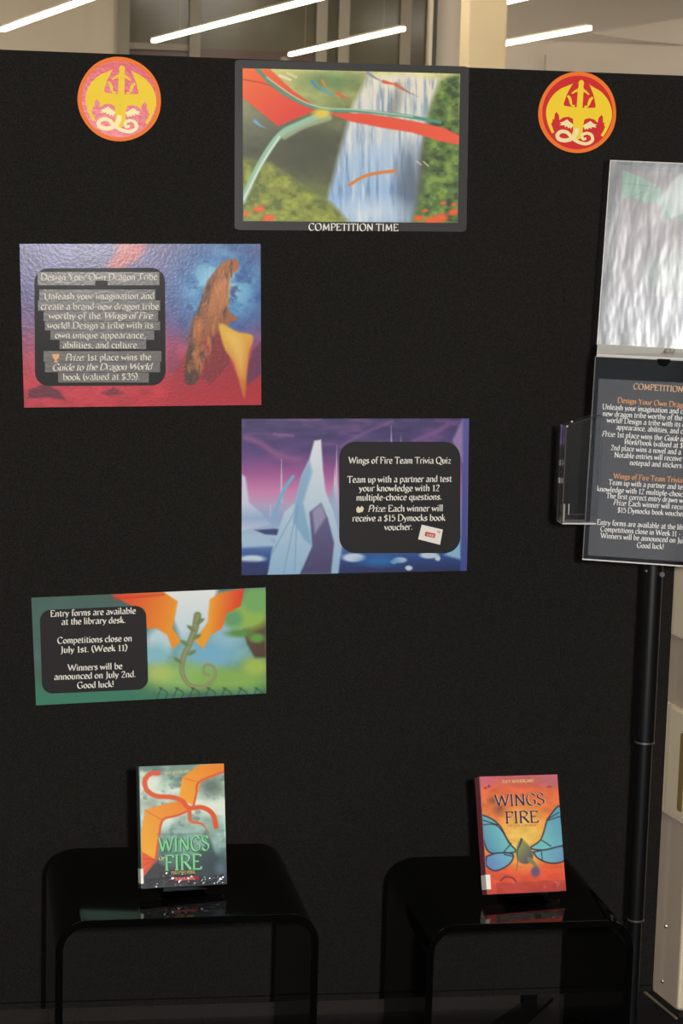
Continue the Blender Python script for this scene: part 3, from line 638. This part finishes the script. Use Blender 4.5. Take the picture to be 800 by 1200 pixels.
# ------------------------------------------------------------------ round emblems
def emblem(cx, cz, R, rot, red, label, wobble):
    t = empty('emblem_disc', (cx, -.0005, cz - R), label, 'emblem', 'round emblems at the board top')
    ca, sa = math.cos(rot), math.sin(rot)
    def pt(x, y, d):   # crop pixels of the emblem drawing -> board
        a, b = (x - 377) / 295.0, -(y - 378) / 318.0
        return np.array((cx + R * (a * ca - b * sa), -d, cz + R * (a * sa + b * ca)))
    rng = random.Random(wobble)
    ph = [rng.uniform(0, 6) for _ in range(3)]
    circ = lambda r, d, wb=0: [pt(377 + 295 * r * (1 + wb * math.sin(3 * t_ + ph[0]) + wb * math.sin(5 * t_ + ph[1])) * math.cos(t_), 378 + 318 * r * (1 + wb * math.sin(3 * t_ + ph[0])) * math.sin(t_), d) for t_ in [2 * math.pi * k / 72 for k in range(72)]]
    flat('orange_rim', circ(1.0, .0003, .006), .0010, mat('emblem_orange', (246, 122, 34), rough=.55, spec=.25), t)
    flat('red_field', circ(.905, .0013), .0002, red, t)
    my = mat('emblem_gold', (250, 214, 48), rough=.55, spec=.25)
    mp_ = mat('emblem_pale_gold', (250, 232, 168), rough=.45)
    mirror = lambda P: [(2 * 388 - x, y) for x, y in P][::-1]
    half = [(332, 140), (322, 156), (285, 176), (232, 205), (178, 262), (146, 330), (138, 395), (150, 455), (170, 508), (193, 553), (212, 545), (196, 512), (183, 478), (192, 462), (190, 440), (202, 446), (205, 400), (218, 383), (238, 410), (243, 446), (270, 424), (308, 415), (344, 428), (350, 470), (352, 520), (340, 570), (388, 590)]
    inner = [(388, 340), (352, 338), (272, 332), (266, 318), (284, 246), (310, 186)]
    L = [tuple(v) for v in spline(half[:10], 4)] + half[10:] + inner
    for P in (L, mirror(L)):
        flat('wing', [pt(x, y, .0015) for x, y in P], .0002, my, t)
    nl = [(366, 345), (366, 214), (348, 222), (325, 237), (319, 229), (345, 203), (367, 190), (371, 166), (366, 148), (373, 130), (388, 121)]
    neck = nl + mirror(nl)
    flat('neck', [pt(x, y, .0017) for x, y in neck], .0001, my, t)
    leg = [(352, 340), (326, 332), (310, 308), (302, 280), (286, 256), (300, 246), (318, 262), (328, 292), (330, 318), (352, 322)]
    claw = [(246, 486), (262, 472), (244, 466), (274, 456), (300, 436), (318, 452), (346, 470), (352, 482), (332, 512), (326, 496), (314, 506), (304, 490), (286, 500), (288, 484)]
    for P in (leg, mirror(leg)): flat('foreleg', [pt(x, y, .0016) for x, y in P], .0001, my, t)
    for P in (claw, mirror(claw)): flat('claw', [pt(x, y, .0018) for x, y in P], .0001, mp_, t)
    V, F = [], []
    path = spline([(380, 500), (376, 540), (352, 580), (300, 602), (250, 594), (236, 562), (264, 534), (310, 540), (352, 582), (410, 612), (465, 616), (502, 588), (494, 548), (458, 534), (424, 552), (430, 582), (456, 576)], 6)
    nP = len(path)
    for i, p_ in enumerate(path):
        d = path[min(i + 1, nP - 1)] - path[max(i - 1, 0)]; d = d / (np.hypot(*d) or 1); k = i / (nP - 1)
        h = 17 * (1 - k) + 10 * k
        V += [pt(*(p_ + np.array((-d[1], d[0])) * h), .0019 + .0004 * k), pt(*(p_ - np.array((-d[1], d[0])) * h), .0019 + .0004 * k)]
    for i in range(nP - 1): F.append((2 * i, 2 * i + 1, 2 * i + 3, 2 * i + 2))
    mk('tail', V, F, mp_, t)
emblem(-.14971, 1.72084, .0738, -.02, mat('emblem_red_glare', (222, 62, 82), rough=.5, spec=.3, coat=.22, coat_rough=.24, bump=(160, .14, .002)), 'round orange and red dragon emblem, pinkish with painted glare, at the board top left', 1)  # pink tint puts the glare on this emblem into its red
emblem(.68749, 1.72604, .0735, -.03, mat('emblem_red', (212, 34, 36), rough=.5, spec=.3), 'round orange and bright red dragon emblem at the board top right', 2)

# ------------------------------------------------------------------ black acrylic tables
def u_table(cx, cy, rot, wd, dp, h, label, th=.012, rad=.05):
    t = empty('side_table', (cx, cy, 0), label, 'table', 'black acrylic side tables')
    out, inn = [], []
    hw = wd / 2
    out.append((-hw, 0)); inn.append((-hw + th, 0))
    for k in range(13):
        a = math.pi - k * math.pi / 24
        out.append((-hw + rad + rad * math.cos(a), h - rad + rad * math.sin(a))); inn.append((-hw + rad + (rad - th) * math.cos(a), h - rad + (rad - th) * math.sin(a)))
    for k in range(13):
        a = math.pi / 2 - k * math.pi / 24
        out.append((hw - rad + rad * math.cos(a), h - rad + rad * math.sin(a))); inn.append((hw - rad + (rad - th) * math.cos(a), h - rad + (rad - th) * math.sin(a)))
    out.append((hw, 0)); inn.append((hw - th, 0))
    def sect(lo, hi, name):
        """a run of the bent sheet between profile stations lo..hi"""
        c, s = math.cos(rot), math.sin(rot)
        prof = out[lo:hi + 1] + inn[lo:hi + 1][::-1]
        P = lambda d: [np.array((cx + c * x - s * d, cy + s * x + c * d, z)) for x, z in prof]
        o = prism(name, P(-dp / 2), P(dp / 2), M_black_ac, t, 35)
        if name == 'table_top':
            md = o.modifiers.new('bevel', 'BEVEL'); md.width = .0007; md.segments = 2; md.limit_method = 'ANGLE'; md.angle_limit = math.radians(50)
        return o
    n = len(out)
    sect(1, n - 2, 'table_top'); sect(0, 1, 'side_leg'); sect(n - 2, n - 1, 'side_leg')
    return t
TABL = .42; TABR = .40
u_table(-.053, -.425, .035, .42, .37, TABL, 'larger black gloss acrylic side table at left under the green titled book')
u_table(.508, -.440, .015, .346, .35, TABR, 'smaller black gloss acrylic side table at right under the orange book')

# ------------------------------------------------------------------ books on clear easels
def book(fr, W, H, T, ztab, art, label, titles, spine_rgb, easel_label, lab_w, folds):
    base = fr.p(W / 2, 0, -T / 2)
    t = empty('paperback_book', (base[0], base[1], base[2]), label, 'book', 'novels on easels')
    art.sheet('front_cover', [fr.p(0, H), fr.p(W, H), fr.p(W, 0), fr.p(0, 0)], fr.n, .0006, M_cover, t)
    box('page_block', fr, .0015, W - .003, .003, H - .003, -T + .0012, -.0009, M_paper, t)
    box('back_cover', fr, 0, W, 0, H, -T, -T + .001, mat(spine_rgb[0] + '_back', spine_rgb[1], rough=.4, coat=.4), t)
    sp = box('spine', fr, -.0012, .0012, 0, H, -T, -.0008, mat(spine_rgb[0], spine_rgb[1], rough=.35, coat=.6), t, bevel=.0006)
    lb = box('spine_label', fr, -.0020, lab_w, .008, .032, -T + .002, .0006, M_white, t)
    for s, l, r, em, ma, wd, tn, off in titles:
        lettering(s, l, r, em, (fr.p(0, 0), fr.n), ma, t, wide=wd, thin=tn, off=off)
    for a_, b_, c_, d_ in folds:
        plate('jacket_glint_fold', fr, rrect(a_, c_, b_, d_, .003, 3), .0007, .0011, M_jacket if lab_w < .004 else M_jacket2, t)  # clear jacket strips added to catch flash glints
    # easel: base plate, ledge under the book, back rest, prop
    e = empty('book_easel', (base[0], base[1], ztab), easel_label, 'easel', 'clear easels under the books')
    yaw_r = fr.r * (1, 1, 0); yaw_r /= np.linalg.norm(yaw_r); back = np.cross(Z3, yaw_r)
    g = Frame((base[0], base[1], ztab + .0004), yaw_r, back)   # plan frame: n is down/up
    k = 1 if g.n[2] > 0 else -1
    box('base_plate', g, -.035, .035, -.02, .085, 0, k * .0022, M_clear_d, e)
    zb = float(fr.p(W / 2, 0, -T)[2])
    box('ledge', fr, W / 2 - .036, W / 2 + .036, -.0062, -.0012, -T - .002, .0008, M_clear_d, e)
    box('back_rest', fr, W / 2 - .036, W / 2 + .036, -.006, .12, -T - .0045, -T - .0015, M_clear_d, e)
    p0, p1 = fr.p(W / 2, .1, -T - .0062), np.array((base[0], base[1], ztab + .003)) + back * .08
    pr = Frame(p1, yaw_r, p0 - p1)
    box('prop', pr, -.02, .02, 0, float(np.linalg.norm(p0 - p1)), -.0014, .0014, M_clear_d, e)
    return t

# left book: stormy teal sky with orange bands
cb = crop(140, 870, 5.0)
QB1 = [(117, 135), (600, 103), (630, 835), (132, 860)]
A = Art(QB1, 150, 214); X, Y = A.X, A.Y
n = fbm(X / 130, Y / 90, 51); n2 = fbm(X / 50, Y / 40, 55)
A.grad([(0, (120, 150, 138)), (.15, (170, 196, 178)), (.35, (196, 212, 196)), (.55, (150, 186, 176)), (.72, (96, 128, 128)), (.85, (60, 72, 74)), (1, (48, 54, 56))])
A.shade(.72 + .7 * n); A.mix(np.clip((n - .5) * 5, 0, 1) * np.clip(1.3 - A.v * 1.6, 0, 1) * .9, (236, 240, 226)); A.mix(np.clip((.42 - n2) * 5, 0, 1) * .5, (70, 96, 96))
A.blob(530, 240, 60, 50, (84, 100, 96), .6, .7); A.blob(230, 150, 60, 30, (74, 110, 104), .7, .7)
A.poly([(410, 840), (420, 700), (460, 640), (500, 600), (520, 560), (540, 600), (560, 660), (600, 700), (632, 840)], (60, 74, 82), 10, amt=.8); A.blob(590, 740, 30, 40, (110, 140, 160), .6, .6)
A.poly([(130, 860), (135, 790), (220, 700), (300, 760), (430, 800), (630, 835), (630, 862)], (60, 56, 58), 10, amt=.85)
A.poly([(452, 118), (602, 100), (604, 150), (540, 185), (470, 218), (448, 290), (432, 365), (390, 345), (344, 308), (360, 195)], (250, 170, 44), 3, c2=(244, 140, 40), axis=((380, 300), (560, 120)))
A.line([(606, 152), (540, 178), (455, 222), (442, 290), (428, 362)], 12, (232, 96, 50), 3); A.line([(360, 195), (456, 220)], 4, (226, 104, 46), 2)
A.poly([(148, 392), (270, 352), (380, 330), (402, 384), (330, 420), (248, 452), (226, 560), (212, 690), (160, 760), (132, 795), (122, 560)], (250, 178, 44), 3, c2=(244, 138, 42), axis=((130, 600), (380, 350)))
A.line([(402, 392), (330, 424), (250, 454), (228, 560), (210, 690)], 13, (232, 88, 48), 3); A.line([(148, 394), (248, 452)], 5, (226, 104, 46), 2)
A.poly([(130, 640), (215, 690), (170, 750), (134, 795)], (236, 92, 44), 4)
for e in ((136, 680), (140, 720), (140, 770)): A.line([(212, 690), e], 4, (206, 60, 40), 2)
A.line([(225, 172), (180, 176), (148, 216), (158, 272), (210, 308), (300, 314), (360, 334), (400, 376), (470, 372), (520, 392), (548, 430), (560, 490)], 28, (232, 92, 44), 3)
A.line([(405, 400), (412, 455), (470, 470), (500, 500), (530, 545)], 24, (232, 100, 54), 3, taper=True)
A.line([(215, 538), (500, 530)], 4, (120, 140, 130), 2)
A.poly([(318, 795), (462, 788), (463, 808), (318, 815)], (214, 40, 44), 2)
frb1 = tilted(on_z(166.5, 1041.5, TABL + .0175), -.18, .2614, -.0241)
cB = crop(160, 960, 800 / 110); cA = crop(160, 890, 800 / 110)
M_green = mat('jade_title_foil', (128, 214, 148), rough=.35); M_dgreen = mat('dark_jade_outline', (44, 92, 66), rough=.5); M_yel = mat('yellow_subtitle', (228, 190, 56), rough=.5)
M_pal = mat('pale_yellow_ink', (214, 214, 140), rough=.5); M_pink = mat('pale_pink_ink', (240, 190, 180), rough=.5)
T1 = [('WINGS', cB(188, 284), cB(622, 266), 23.5, M_dgreen, 20, 8, .0004), ('WINGS', cB(184, 280), cB(620, 262), 23.5, M_green, 11.5, 3.8, .0006),
      ('FIRE', cB(239, 440), cB(560, 428), 25, M_dgreen, 20, 8, .0004), ('FIRE', cB(235, 436), cB(556, 424), 25, M_green, 11.5, 3.8, .0006),
      ('OF', cB(186, 345), cB(240, 352), 5.5, M_pal, 12, 5, .0005), ('ESCAPING PERIL', cB(295, 470), cB(500, 460), 4.4, M_yel, 14, 6, .0005),
      ('TUI T. SUTHERLAND', cA(235, 132), cA(450, 112), 4.4, M_pal, 13, 5, .0005), ('SCHOLASTIC', cB(330, 520), cB(500, 512), 4.0, M_pink, 14, 6, .0005)]
book(frb1, .1425, .197, .02, TABL, A, 'paperback novel with teal sky cover and green title, on the left table', T1, ('teal_spine', (70, 92, 88)), 'small clear easel propping up the green titled book', .0025, ((.006, .140, .002, .016), (.030, .075, .016, .024)))
# right book: sunset cover with turquoise petals
QB2 = [(152, 97), (606, 85), (670, 770), (207, 795)]
cb2 = crop(530, 890, 5.0)
A = Art(QB2, 150, 210); X, Y = A.X, A.Y
A.grad([(0, (204, 104, 112)), (.12, (236, 112, 74)), (.35, (240, 134, 70)), (.6, (244, 150, 66)), (.8, (236, 98, 62)), (1, (222, 78, 66))])
A.mix(np.clip(1 - np.hypot((X - 410) / 190, (Y - 460) / 230), 0, 1) * 1.5, (250, 202, 100)); A.shade(.88 + .24 * fbm(X / 60, Y / 30, 61))
A.blob(570, 120, 70, 36, (190, 116, 140), .8, .7); A.blob(190, 120, 40, 40, (212, 110, 140), .8, .6)
DK = (52, 50, 62)
def petal(P, c, cc, ax):
    A.poly(P, c, 3, True, cc, ax); A.line(P + [P[0]], 8, DK, 2.5)
petal([(150, 322), (215, 345), (275, 395), (325, 488), (368, 540), (300, 552), (215, 548), (180, 480)], (122, 200, 204), (92, 150, 190), ((280, 430), (170, 480)))
petal([(196, 572), (260, 552), (345, 556), (348, 592), (310, 632), (245, 656), (196, 625)], (120, 190, 214), (110, 140, 200), ((320, 570), (210, 640)))
petal([(552, 350), (620, 272), (636, 360), (650, 500), (560, 532), (455, 522), (515, 470)], (124, 202, 206), (104, 170, 196), ((520, 460), (640, 400)))
petal([(470, 545), (560, 528), (652, 512), (660, 590), (580, 610), (505, 585)], (128, 202, 208), (110, 160, 200), ((490, 560), (650, 590)))
for P in ([(150, 350), (260, 385)], [(160, 385), (255, 390), (330, 490)], [(340, 495), (295, 548)], [(620, 310), (552, 352)], [(640, 330), (548, 360)], [(520, 475), (575, 510)], [(520, 545), (525, 590)], [(348, 570), (300, 560)]): A.line(P, 6, DK, 2)
# dark seed head on a green stem between them
A.poly([(376, 500), (400, 470), (428, 490), (460, 530), (470, 580), (440, 612), (392, 606), (370, 560)], (146, 158, 92), 4, True, (96, 82, 110), ((390, 520), (470, 590)))
A.line([(400, 470), (392, 500), (376, 540), (380, 600), (372, 660)], 14, (84, 70, 96), 3, taper=True); A.line([(450, 590), (490, 630), (500, 680)], 30, (132, 140, 92), 4, taper=True); A.blob(486, 660, 26, 30, (112, 92, 130), .3)
A.line([(280, 715), (310, 692), (350, 698), (372, 720)], 8, (104, 60, 60), 3)
A.blob(185, 165, 10, 6, (140, 70, 80), .5); A.blob(205, 155, 8, 8, (140, 70, 80), .5); A.blob(560, 158, 14, 6, (160, 80, 90), .5)
A.blob(228, 240, 24, 18, (120, 84, 66), .8, .7); A.blob(262, 300, 28, 26, (130, 90, 66), .8, .6)
frb2 = tilted(on_z(571.5, 1048, TABR + .0185), -.15, .37, -.0264)
cC = crop(555, 900, 800 / 110)
M_plum = mat('plum_title_ink', (64, 44, 66), rough=.45); M_glow = mat('title_glow_ink', (244, 196, 150), rough=.5); M_red2 = mat('brick_ink', (206, 92, 48), rough=.5)
T2 = [('WINGS', cC(180, 328), cC(606, 312), 18.8, M_glow, 17, 8, .0004), ('WINGS', cC(178, 328), cC(604, 312), 18.8, M_plum, 12, 4, .0006),
      ('FIRE', cC(267, 472), cC(556, 464), 19.5, M_glow, 17, 8, .0004), ('FIRE', cC(265, 472), cC(554, 464), 19.5, M_plum, 12, 4, .0006),
      ('OF', cC(205, 356), cC(245, 352), 5.5, M_plum, 12, 5, .0005), ('THE LOST CONTINENT', cC(280, 504), cC(546, 494), 3.6, M_red2, 13, 6, .0005),
      ('TUI T. SUTHERLAND', cC(240, 130), cC(510, 118), 4.6, M_pal, 14, 6, .0005)]
book(frb2, .140, .195, .024, TABR, A, 'paperback novel with orange sunset cover and turquoise petals, on the right table', T2, ('plum_red_spine', (140, 70, 84)), 'small clear easel propping up the orange book', .006, ((.016, .139, .001, .018),))

# ------------------------------------------------------------------ sign stand at the right
px_, py_ = .782, -.30
zr1 = on_y(754, 870, py_)[2]; zr2 = on_y(743, 1078, py_)[2]
st = empty('sign_stand', (px_, py_, 0), 'black telescopic floor stand with clear acrylic sign holders at the right', 'sign stand')
box('floor_base', W0, px_ - .07, px_ + .10, 0, .012, .22, .38, M_black_me, st, bevel=.003)
cyl('lower_tube', (px_, py_, .0125), (px_, py_, zr2), .0115, M_black_me, st)
cyl('middle_tube', (px_, py_, zr2 + .003), (px_, py_, zr1), .0145, M_black_me, st)
cyl('upper_tube', (px_, py_, zr1 + .003), (px_, py_, 1.28), .0172, M_black_me, st)
cyl('collar_ring', (px_, py_, zr2), (px_, py_, zr2 + .003), .0152, M_steel, st)
cyl('collar_ring', (px_, py_, zr1), (px_, py_, zr1 + .003), .0178, M_steel, st)
zc = on_y(775, 673, py_ - .018)[2]; xc = on_y(775, 673, py_ - .018)[0]
cyl('clamp_screw', (xc, py_ - .012, zc), (xc, py_ - .022, zc), .0045, M_steel, st, 12)
zc2 = on_y(757, 669, py_ - .018)[2]; xc2 = on_y(757, 669, py_ - .018)[0]
cyl('clamp_screw', (xc2, py_ - .010, zc2), (xc2, py_ - .019, zc2), .0022, M_steel, st, 10)
# lower holder
LO = tilted((.6196, -.43, .9685), .37, .12, -.0051); WL, HL = .225, .3392
plate('back_plate', LO, rrect(0, 0, WL, HL, .002, 2), -.0075, -.0045, M_frame, st)
nt_ = [(0, 0), (WL, 0), (WL, HL), (WL / 2 + .011, HL)] + [(WL / 2 + .011 * math.cos(a), HL - .011 * math.sin(a)) for a in [math.pi * k / 12 for k in range(1, 12)]] + [(WL / 2 - .011, HL), (0, HL)]
plate('front_pane', LO, nt_, .0008, .0028, M_clear, st)
box('pane_edge', LO, -.0018, 0, 0, HL, -.0075, .003, M_edge_d, st)
box('pane_edge', LO, WL, WL + .0018, 0, HL, -.0075, .003, M_edge_d, st)
box('pane_edge', LO, -.0018, WL + .0018, -.0022, 0, -.0075, .003, M_edge, st)
box('pane_edge', LO, 0, WL / 2 - .011, HL, HL + .0012, .0008, .0028, M_edge, st)
box('pane_edge', LO, WL / 2 + .011, WL, HL, HL + .0012, .0008, .0028, M_edge, st)
box('bracket', W0, px_ - .03, px_ + .03, 1.02, 1.14, .3172, .368, M_black_me, st, bevel=.003)
# header holder
UPR = tilted((.6534, -.335, 1.3217), .35, .075, -.0206); WU, HU = .225, .3105
plate('header_pane', UPR, rrect(0, 0, WU, HU, .002, 2), .0008, .0030, M_wavy, st)
plate('header_back', UPR, rrect(0, 0, WU, HU, .002, 2), -.0050, -.0030, M_clear, st)
box('pane_edge', UPR, -.0014, 0, 0, HU, -.0050, .003, M_edge, st)
box('pane_edge', UPR, -.0014, WU + .0014, HU, HU + .0016, -.0050, .003, M_edge, st)
box('pane_edge', UPR, WU, WU + .0014, 0, HU, -.0050, .003, M_edge, st)
a0, a1, b1, b0 = LO.p(0, HL + .002, -.006), LO.p(WL, HL + .002, -.006), UPR.p(WU, -.001, .001), UPR.p(0, -.001, .001)
prism('ledge', [a0, a1, b1, b0], [v + Z3 * .003 for v in (a0, a1, b1, b0)], M_edge, st)  # solid pale colour replaces the reflections of a clear ledge
lg_n = np.cross(a1 - a0, b0 - a0); lg_n = lg_n / np.linalg.norm(lg_n) * (1 if lg_n[2] > 0 else -1)
box('bracket', W0, px_ - .02, px_ + .02, 1.2805, 1.45, .285, .312, M_black_me, st, bevel=.003)
lettering('RCS-B', (776, 413.5), (789, 414.5), 7, (a0 + Z3 * .0034, lg_n), mat('rust_brown_ink', (110, 64, 48), rough=.5), st, wide=16, thin=8)
# brochure pocket on the left
def pk(x, y): return on_y(x, y, -.405)
xl, xr = pk(655, 560)[0], pk(694, 560)[0]; zb_, zt_, zt2 = pk(655, 609)[2], pk(658, 497)[2], pk(690, 484)[2]
P = [np.array((xl, -.44, zb_)), np.array((xr, -.44, zb_)), np.array((xr, -.44, zt2)), np.array((xl, -.44, zt_))]
D = np.array((0, .002, 0))
po = prism('brochure_pocket', P, [v + D for v in P], M_clear_p, st)
Pb = [v + np.array((0, .036, 0)) for v in P]
prism('back_wall', Pb, [v + D for v in Pb], M_clear_p, po)
box('side_wall', W0, xl - .002, xl, zb_, zt_, .4035, .44, M_clear_p, po)
box('floor_plate', W0, xl, xr, zb_ - .0025, zb_, .4035, .44, M_edge, po)
box('edge_line', W0, xl - .0022, xl - .0002, zb_, zt_, .4402, .4412, M_edge_d, po)
box('edge_line', W0, xl, xr, zb_ + .014, zb_ + .0152, .4402, .4408, M_edge_d, po)
mk('top_edge', [P[3] + np.array((0, -.0005, 0)), P[2] + np.array((0, -.0005, 0)), P[2] + np.array((0, .004, .0012)), P[3] + np.array((0, .004, .0012))], [(0, 1, 2, 3)], M_edge_d, po)
cyl('glint_rod', (xl + .0015, -.4408, zb_ + .002), (xl + .0015, -.4408, zb_ + .032), .0022, M_steel, po, 12)  # bright rods put in for glints on the curved pocket corner
cyl('glint_rod', (xl + .0095, -.4408, zb_ + .014), (xl + .0095, -.4408, zb_ + .032), .0016, M_steel, po, 12)
for k in ((658, 497), (663.5, 491.5)):  # pale beads standing in for glints at the pocket's top corner
    c = pk(*k); c[1] = -.4415
    mk('corner_glint', [c + np.array(v) * .0022 for v in ((-1, 0, 0), (0, 0, -1), (1, 0, 0), (0, 0, 1), (0, -1, 0))], [(0, 1, 4), (1, 2, 4), (2, 3, 4), (3, 0, 4)], M_edge, po)
# the two printed sheets in the holders
sx0, sy0 = .0065, .006
sh = empty('information_sheet', LO.p(WL / 2, sy0, -.002), 'dark grey competition notice in the lower acrylic holder', 'notice')
M_sheet = mat('charcoal_paper', (52, 50, 52), rough=.55, noise=(14, .92, 1.08))
box('paper', LO, sx0, sx0 + .21, sy0, sy0 + .297, -.0035, -.0028, M_sheet, sh)
c7 = crop(670, 440, 800 / 130); c8 = crop(670, 550, 800 / 130)
PLO = (LO.p(0, 0, -.0024), LO.n)
for s, l, r, ref, cc, ma, em in (
    ('COMPETITION TIME', (440, 98), (800, 120), 'COMPETITION', c7, M_pale_o, 9.6), ('Design Your Own Dragon Tribe', (325, 195), (800, 231), 'Design Your Own Drag', c7, M_orange_t, 8.8),
    ('Unleash your imagination and create a brand-', (217, 242), (800, 276), 'Unleash your imagination and c', c7, M_white, 8.8), ('new dragon tribe worthy of the _Wings of Fire_', (220, 290), (796, 324), 'new dragon tribe worthy of the', c7, M_white, 8.8),
    ('world! Design a tribe with its own unique', (250, 338), (782, 371), 'world! Design a tribe with its', c7, M_white, 8.8), ('appearance, abilities, and culture.', (318, 388), (800, 420), 'appearance, abilities, and c', c7, M_white, 8.8),
    ('_Prize:_ 1st place wins the _Guide to the Dragon_', (213, 437), (790, 475), '_Prize:_ 1st place wins the _Guide t', c7, M_white, 8.8), ('_World_ book (valued at $35).', (370, 495), (800, 523), '_World_ book (valued at $', c7, M_white, 8.8),
    ('2nd place wins a novel and a', (278, 537), (785, 570), None, c7, M_white, 8.8), ('Notable entries will receive', (303, 590), (790, 617), None, c7, M_white, 8.8), ('notepad and stickers.', (415, 645), (800, 668), None, c7, M_white, 8.8),
    ('Wings of Fire Team Trivia Quiz', (298, 65), (795, 96), 'Wings of Fire Team Trivia', c8, M_orange_t, 8.8), ('Team up with a partner and test your', (262, 110), (795, 145), 'Team up with a partner and te', c8, M_white, 8.8),
    ('knowledge with 12 multiple-choice questions.', (178, 157), (800, 197), 'knowledge with 12 multiple-choic', c8, M_white, 8.8), ('The first correct entry drawn wins.', (245, 207), (800, 242), 'The first correct entry drawn w', c8, M_white, 8.8),
    ('_Prize:_ Each winner will receive a', (295, 256), (795, 289), '_Prize:_ Each winner will rece', c8, M_white, 8.8), ('$15 Dymocks book voucher.', (327, 310), (795, 338), '$15 Dymocks book vouche', c8, M_white, 8.8),
    ('Entry forms are available at the library desk.', (178, 398), (800, 436), 'Entry forms are available at the lib', c8, M_white, 8.8), ('Competitions close in Week 11 - July 1st.', (203, 447), (782, 484), 'Competitions close in Week 11 -', c8, M_white, 8.8),
    ('Winners will be announced on July 2nd.', (205, 494), (795, 532), 'Winners will be announced on Ju', c8, M_white, 8.8), ('Good luck!', (466, 564), (662, 576), None, c8, M_white, 8.8)):
    lettering(s, cc(*l), cc(*r), em, PLO, ma, sh, ref=ref, wide=13, thin=5.2)
# header print: dark border, green fans, brownish scene
ch_ = crop(640, 180, 738 / 160)
hx0, hx1, hy0, hy1 = .014, .214, .022, HU - .006
QH = [(0, 0), (200, 0), (200, 283), (0, 283)]
A = Art(QH, 150, 210); X, Y = A.X, A.Y
A.grad([(0, (120, 84, 84)), (.3, (140, 108, 100)), (.6, (124, 100, 104)), (1, (96, 84, 96))])
A.shade(.8 + .4 * fbm(X / 10, Y / 60, 71))
for sgn in (1, -1):
    f_ = lambda x, y: (x if sgn > 0 else 200 - x, y)
    A.poly([f_(*p) for p in ((8, 8), (44, 20), (70, 34), (86, 60), (96, 84), (84, 92), (72, 60), (50, 62), (30, 54), (8, 56))], (96, 178, 124), 1.5, c2=(70, 150, 104), axis=((8, 8), (90, 90)))
    for e in ((10, 30), (20, 54), (48, 62)): A.line([f_(66, 34), f_(*e)], 1.5, (60, 120, 90), 1)
A.poly([(82, 44), (96, 16), (120, 12), (124, 60), (106, 80), (90, 82)], (206, 216, 196), 3, True)
A.poly([(60, 160), (100, 140), (140, 160), (150, 205), (50, 205)], (112, 150, 108), 10, amt=.8)
A.blob(70, 232, 36, 7, (170, 160, 160), .6, .6); A.blob(110, 252, 40, 7, (170, 160, 160), .6, .6); A.blob(126, 232, 20, 7, (176, 166, 160), .6, .6)
bd_ = np.minimum(np.minimum(X, 200 - X), np.minimum(Y, 283 - Y)); A.mix((bd_ < 7.5) * 1.0, (66, 62, 74)); A.mix((Y > 218) * .75, (70, 64, 78))
hs = empty('header_sheet', UPR.p(WU / 2, hy0, 0), 'pale glare washed green and mauve picture in the upper acrylic holder', 'notice')
A.sheet('printed_picture', [UPR.p(hx0, hy1, -.0008), UPR.p(hx1, hy1, -.0008), UPR.p(hx1, hy0, -.0008), UPR.p(hx0 - .004, hy0, -.0008)], UPR.n, .0008, mat('paper_print', rough=.6, attr=True), hs)

# ------------------------------------------------------------------ cream cabinet behind the board end
Ac, Bc = np.array((.948, -.072, 0)), np.array((.926, .06, 0))
bk = (Bc - Ac) / np.linalg.norm(Bc - Ac); rt = np.array((bk[1], -bk[0], 0))
cb_ = empty('cream_cabinet', Ac + rt * .3 + bk * .25, 'cream moulded cabinet with screw heads standing behind the board end', 'cabinet')
FS = Frame(Ac, -bk, Z3)          # side face seen from the left: r towards the camera, n outward
CP = Frame(Ac, rt, bk)           # plan: a to the right, b backwards, n up
plate('body', CP, rrect(0, 0, .6, .5, .014, 6), .016, 1.3, M_cab, cb_)
box('plinth', CP, .004, .596, .004, .496, .001, .0158, M_mulld, cb_)
box('skirting_strip', CP, -.007, -.003, -.004, .5, .001, .004, M_mull, cb_)
def sd(x, y, d=.0): return on_plane(x, y, FS.p(0, 0, d), FS.n)
def side_z(y): return float(sd(784, y)[2])
box('corner_post', CP, -.002, .012, -.002, .012, .018, side_z(965), M_cabl, cb_, bevel=.005)
zA, zB, zC, zD = side_z(952), side_z(822), side_z(738), 1.29
plate('moulded_side', FS, rrect(-.49, zA, .004, zB, .012), .0005, .010, M_cabl, cb_)
plate('raised_surround', FS, rrect(-.075, side_z(946), .002, zB - .004, .012), .0105, .014, M_cabl, cb_)
plate('handle_recess', FS, rrect(-.022, side_z(938), -.002, side_z(846), .006), .0145, .0155, M_cabd, cb_)
plate('side_band', FS, rrect(-.49, zB + .002, .0, zC - .002, .004), .0005, .003, M_cab, cb_)
plate('top_hood', FS, rrect(-.49, zC, .006, zD, .012), .0005, .014, M_cabl, cb_)
for k in ((780, 1085), (776, 1150)):
    c = sd(*k); cyl('screw_head', c + FS.n * .0002, c + FS.n * .0022, .0045, M_steel, cb_, 12, r2=.0035)
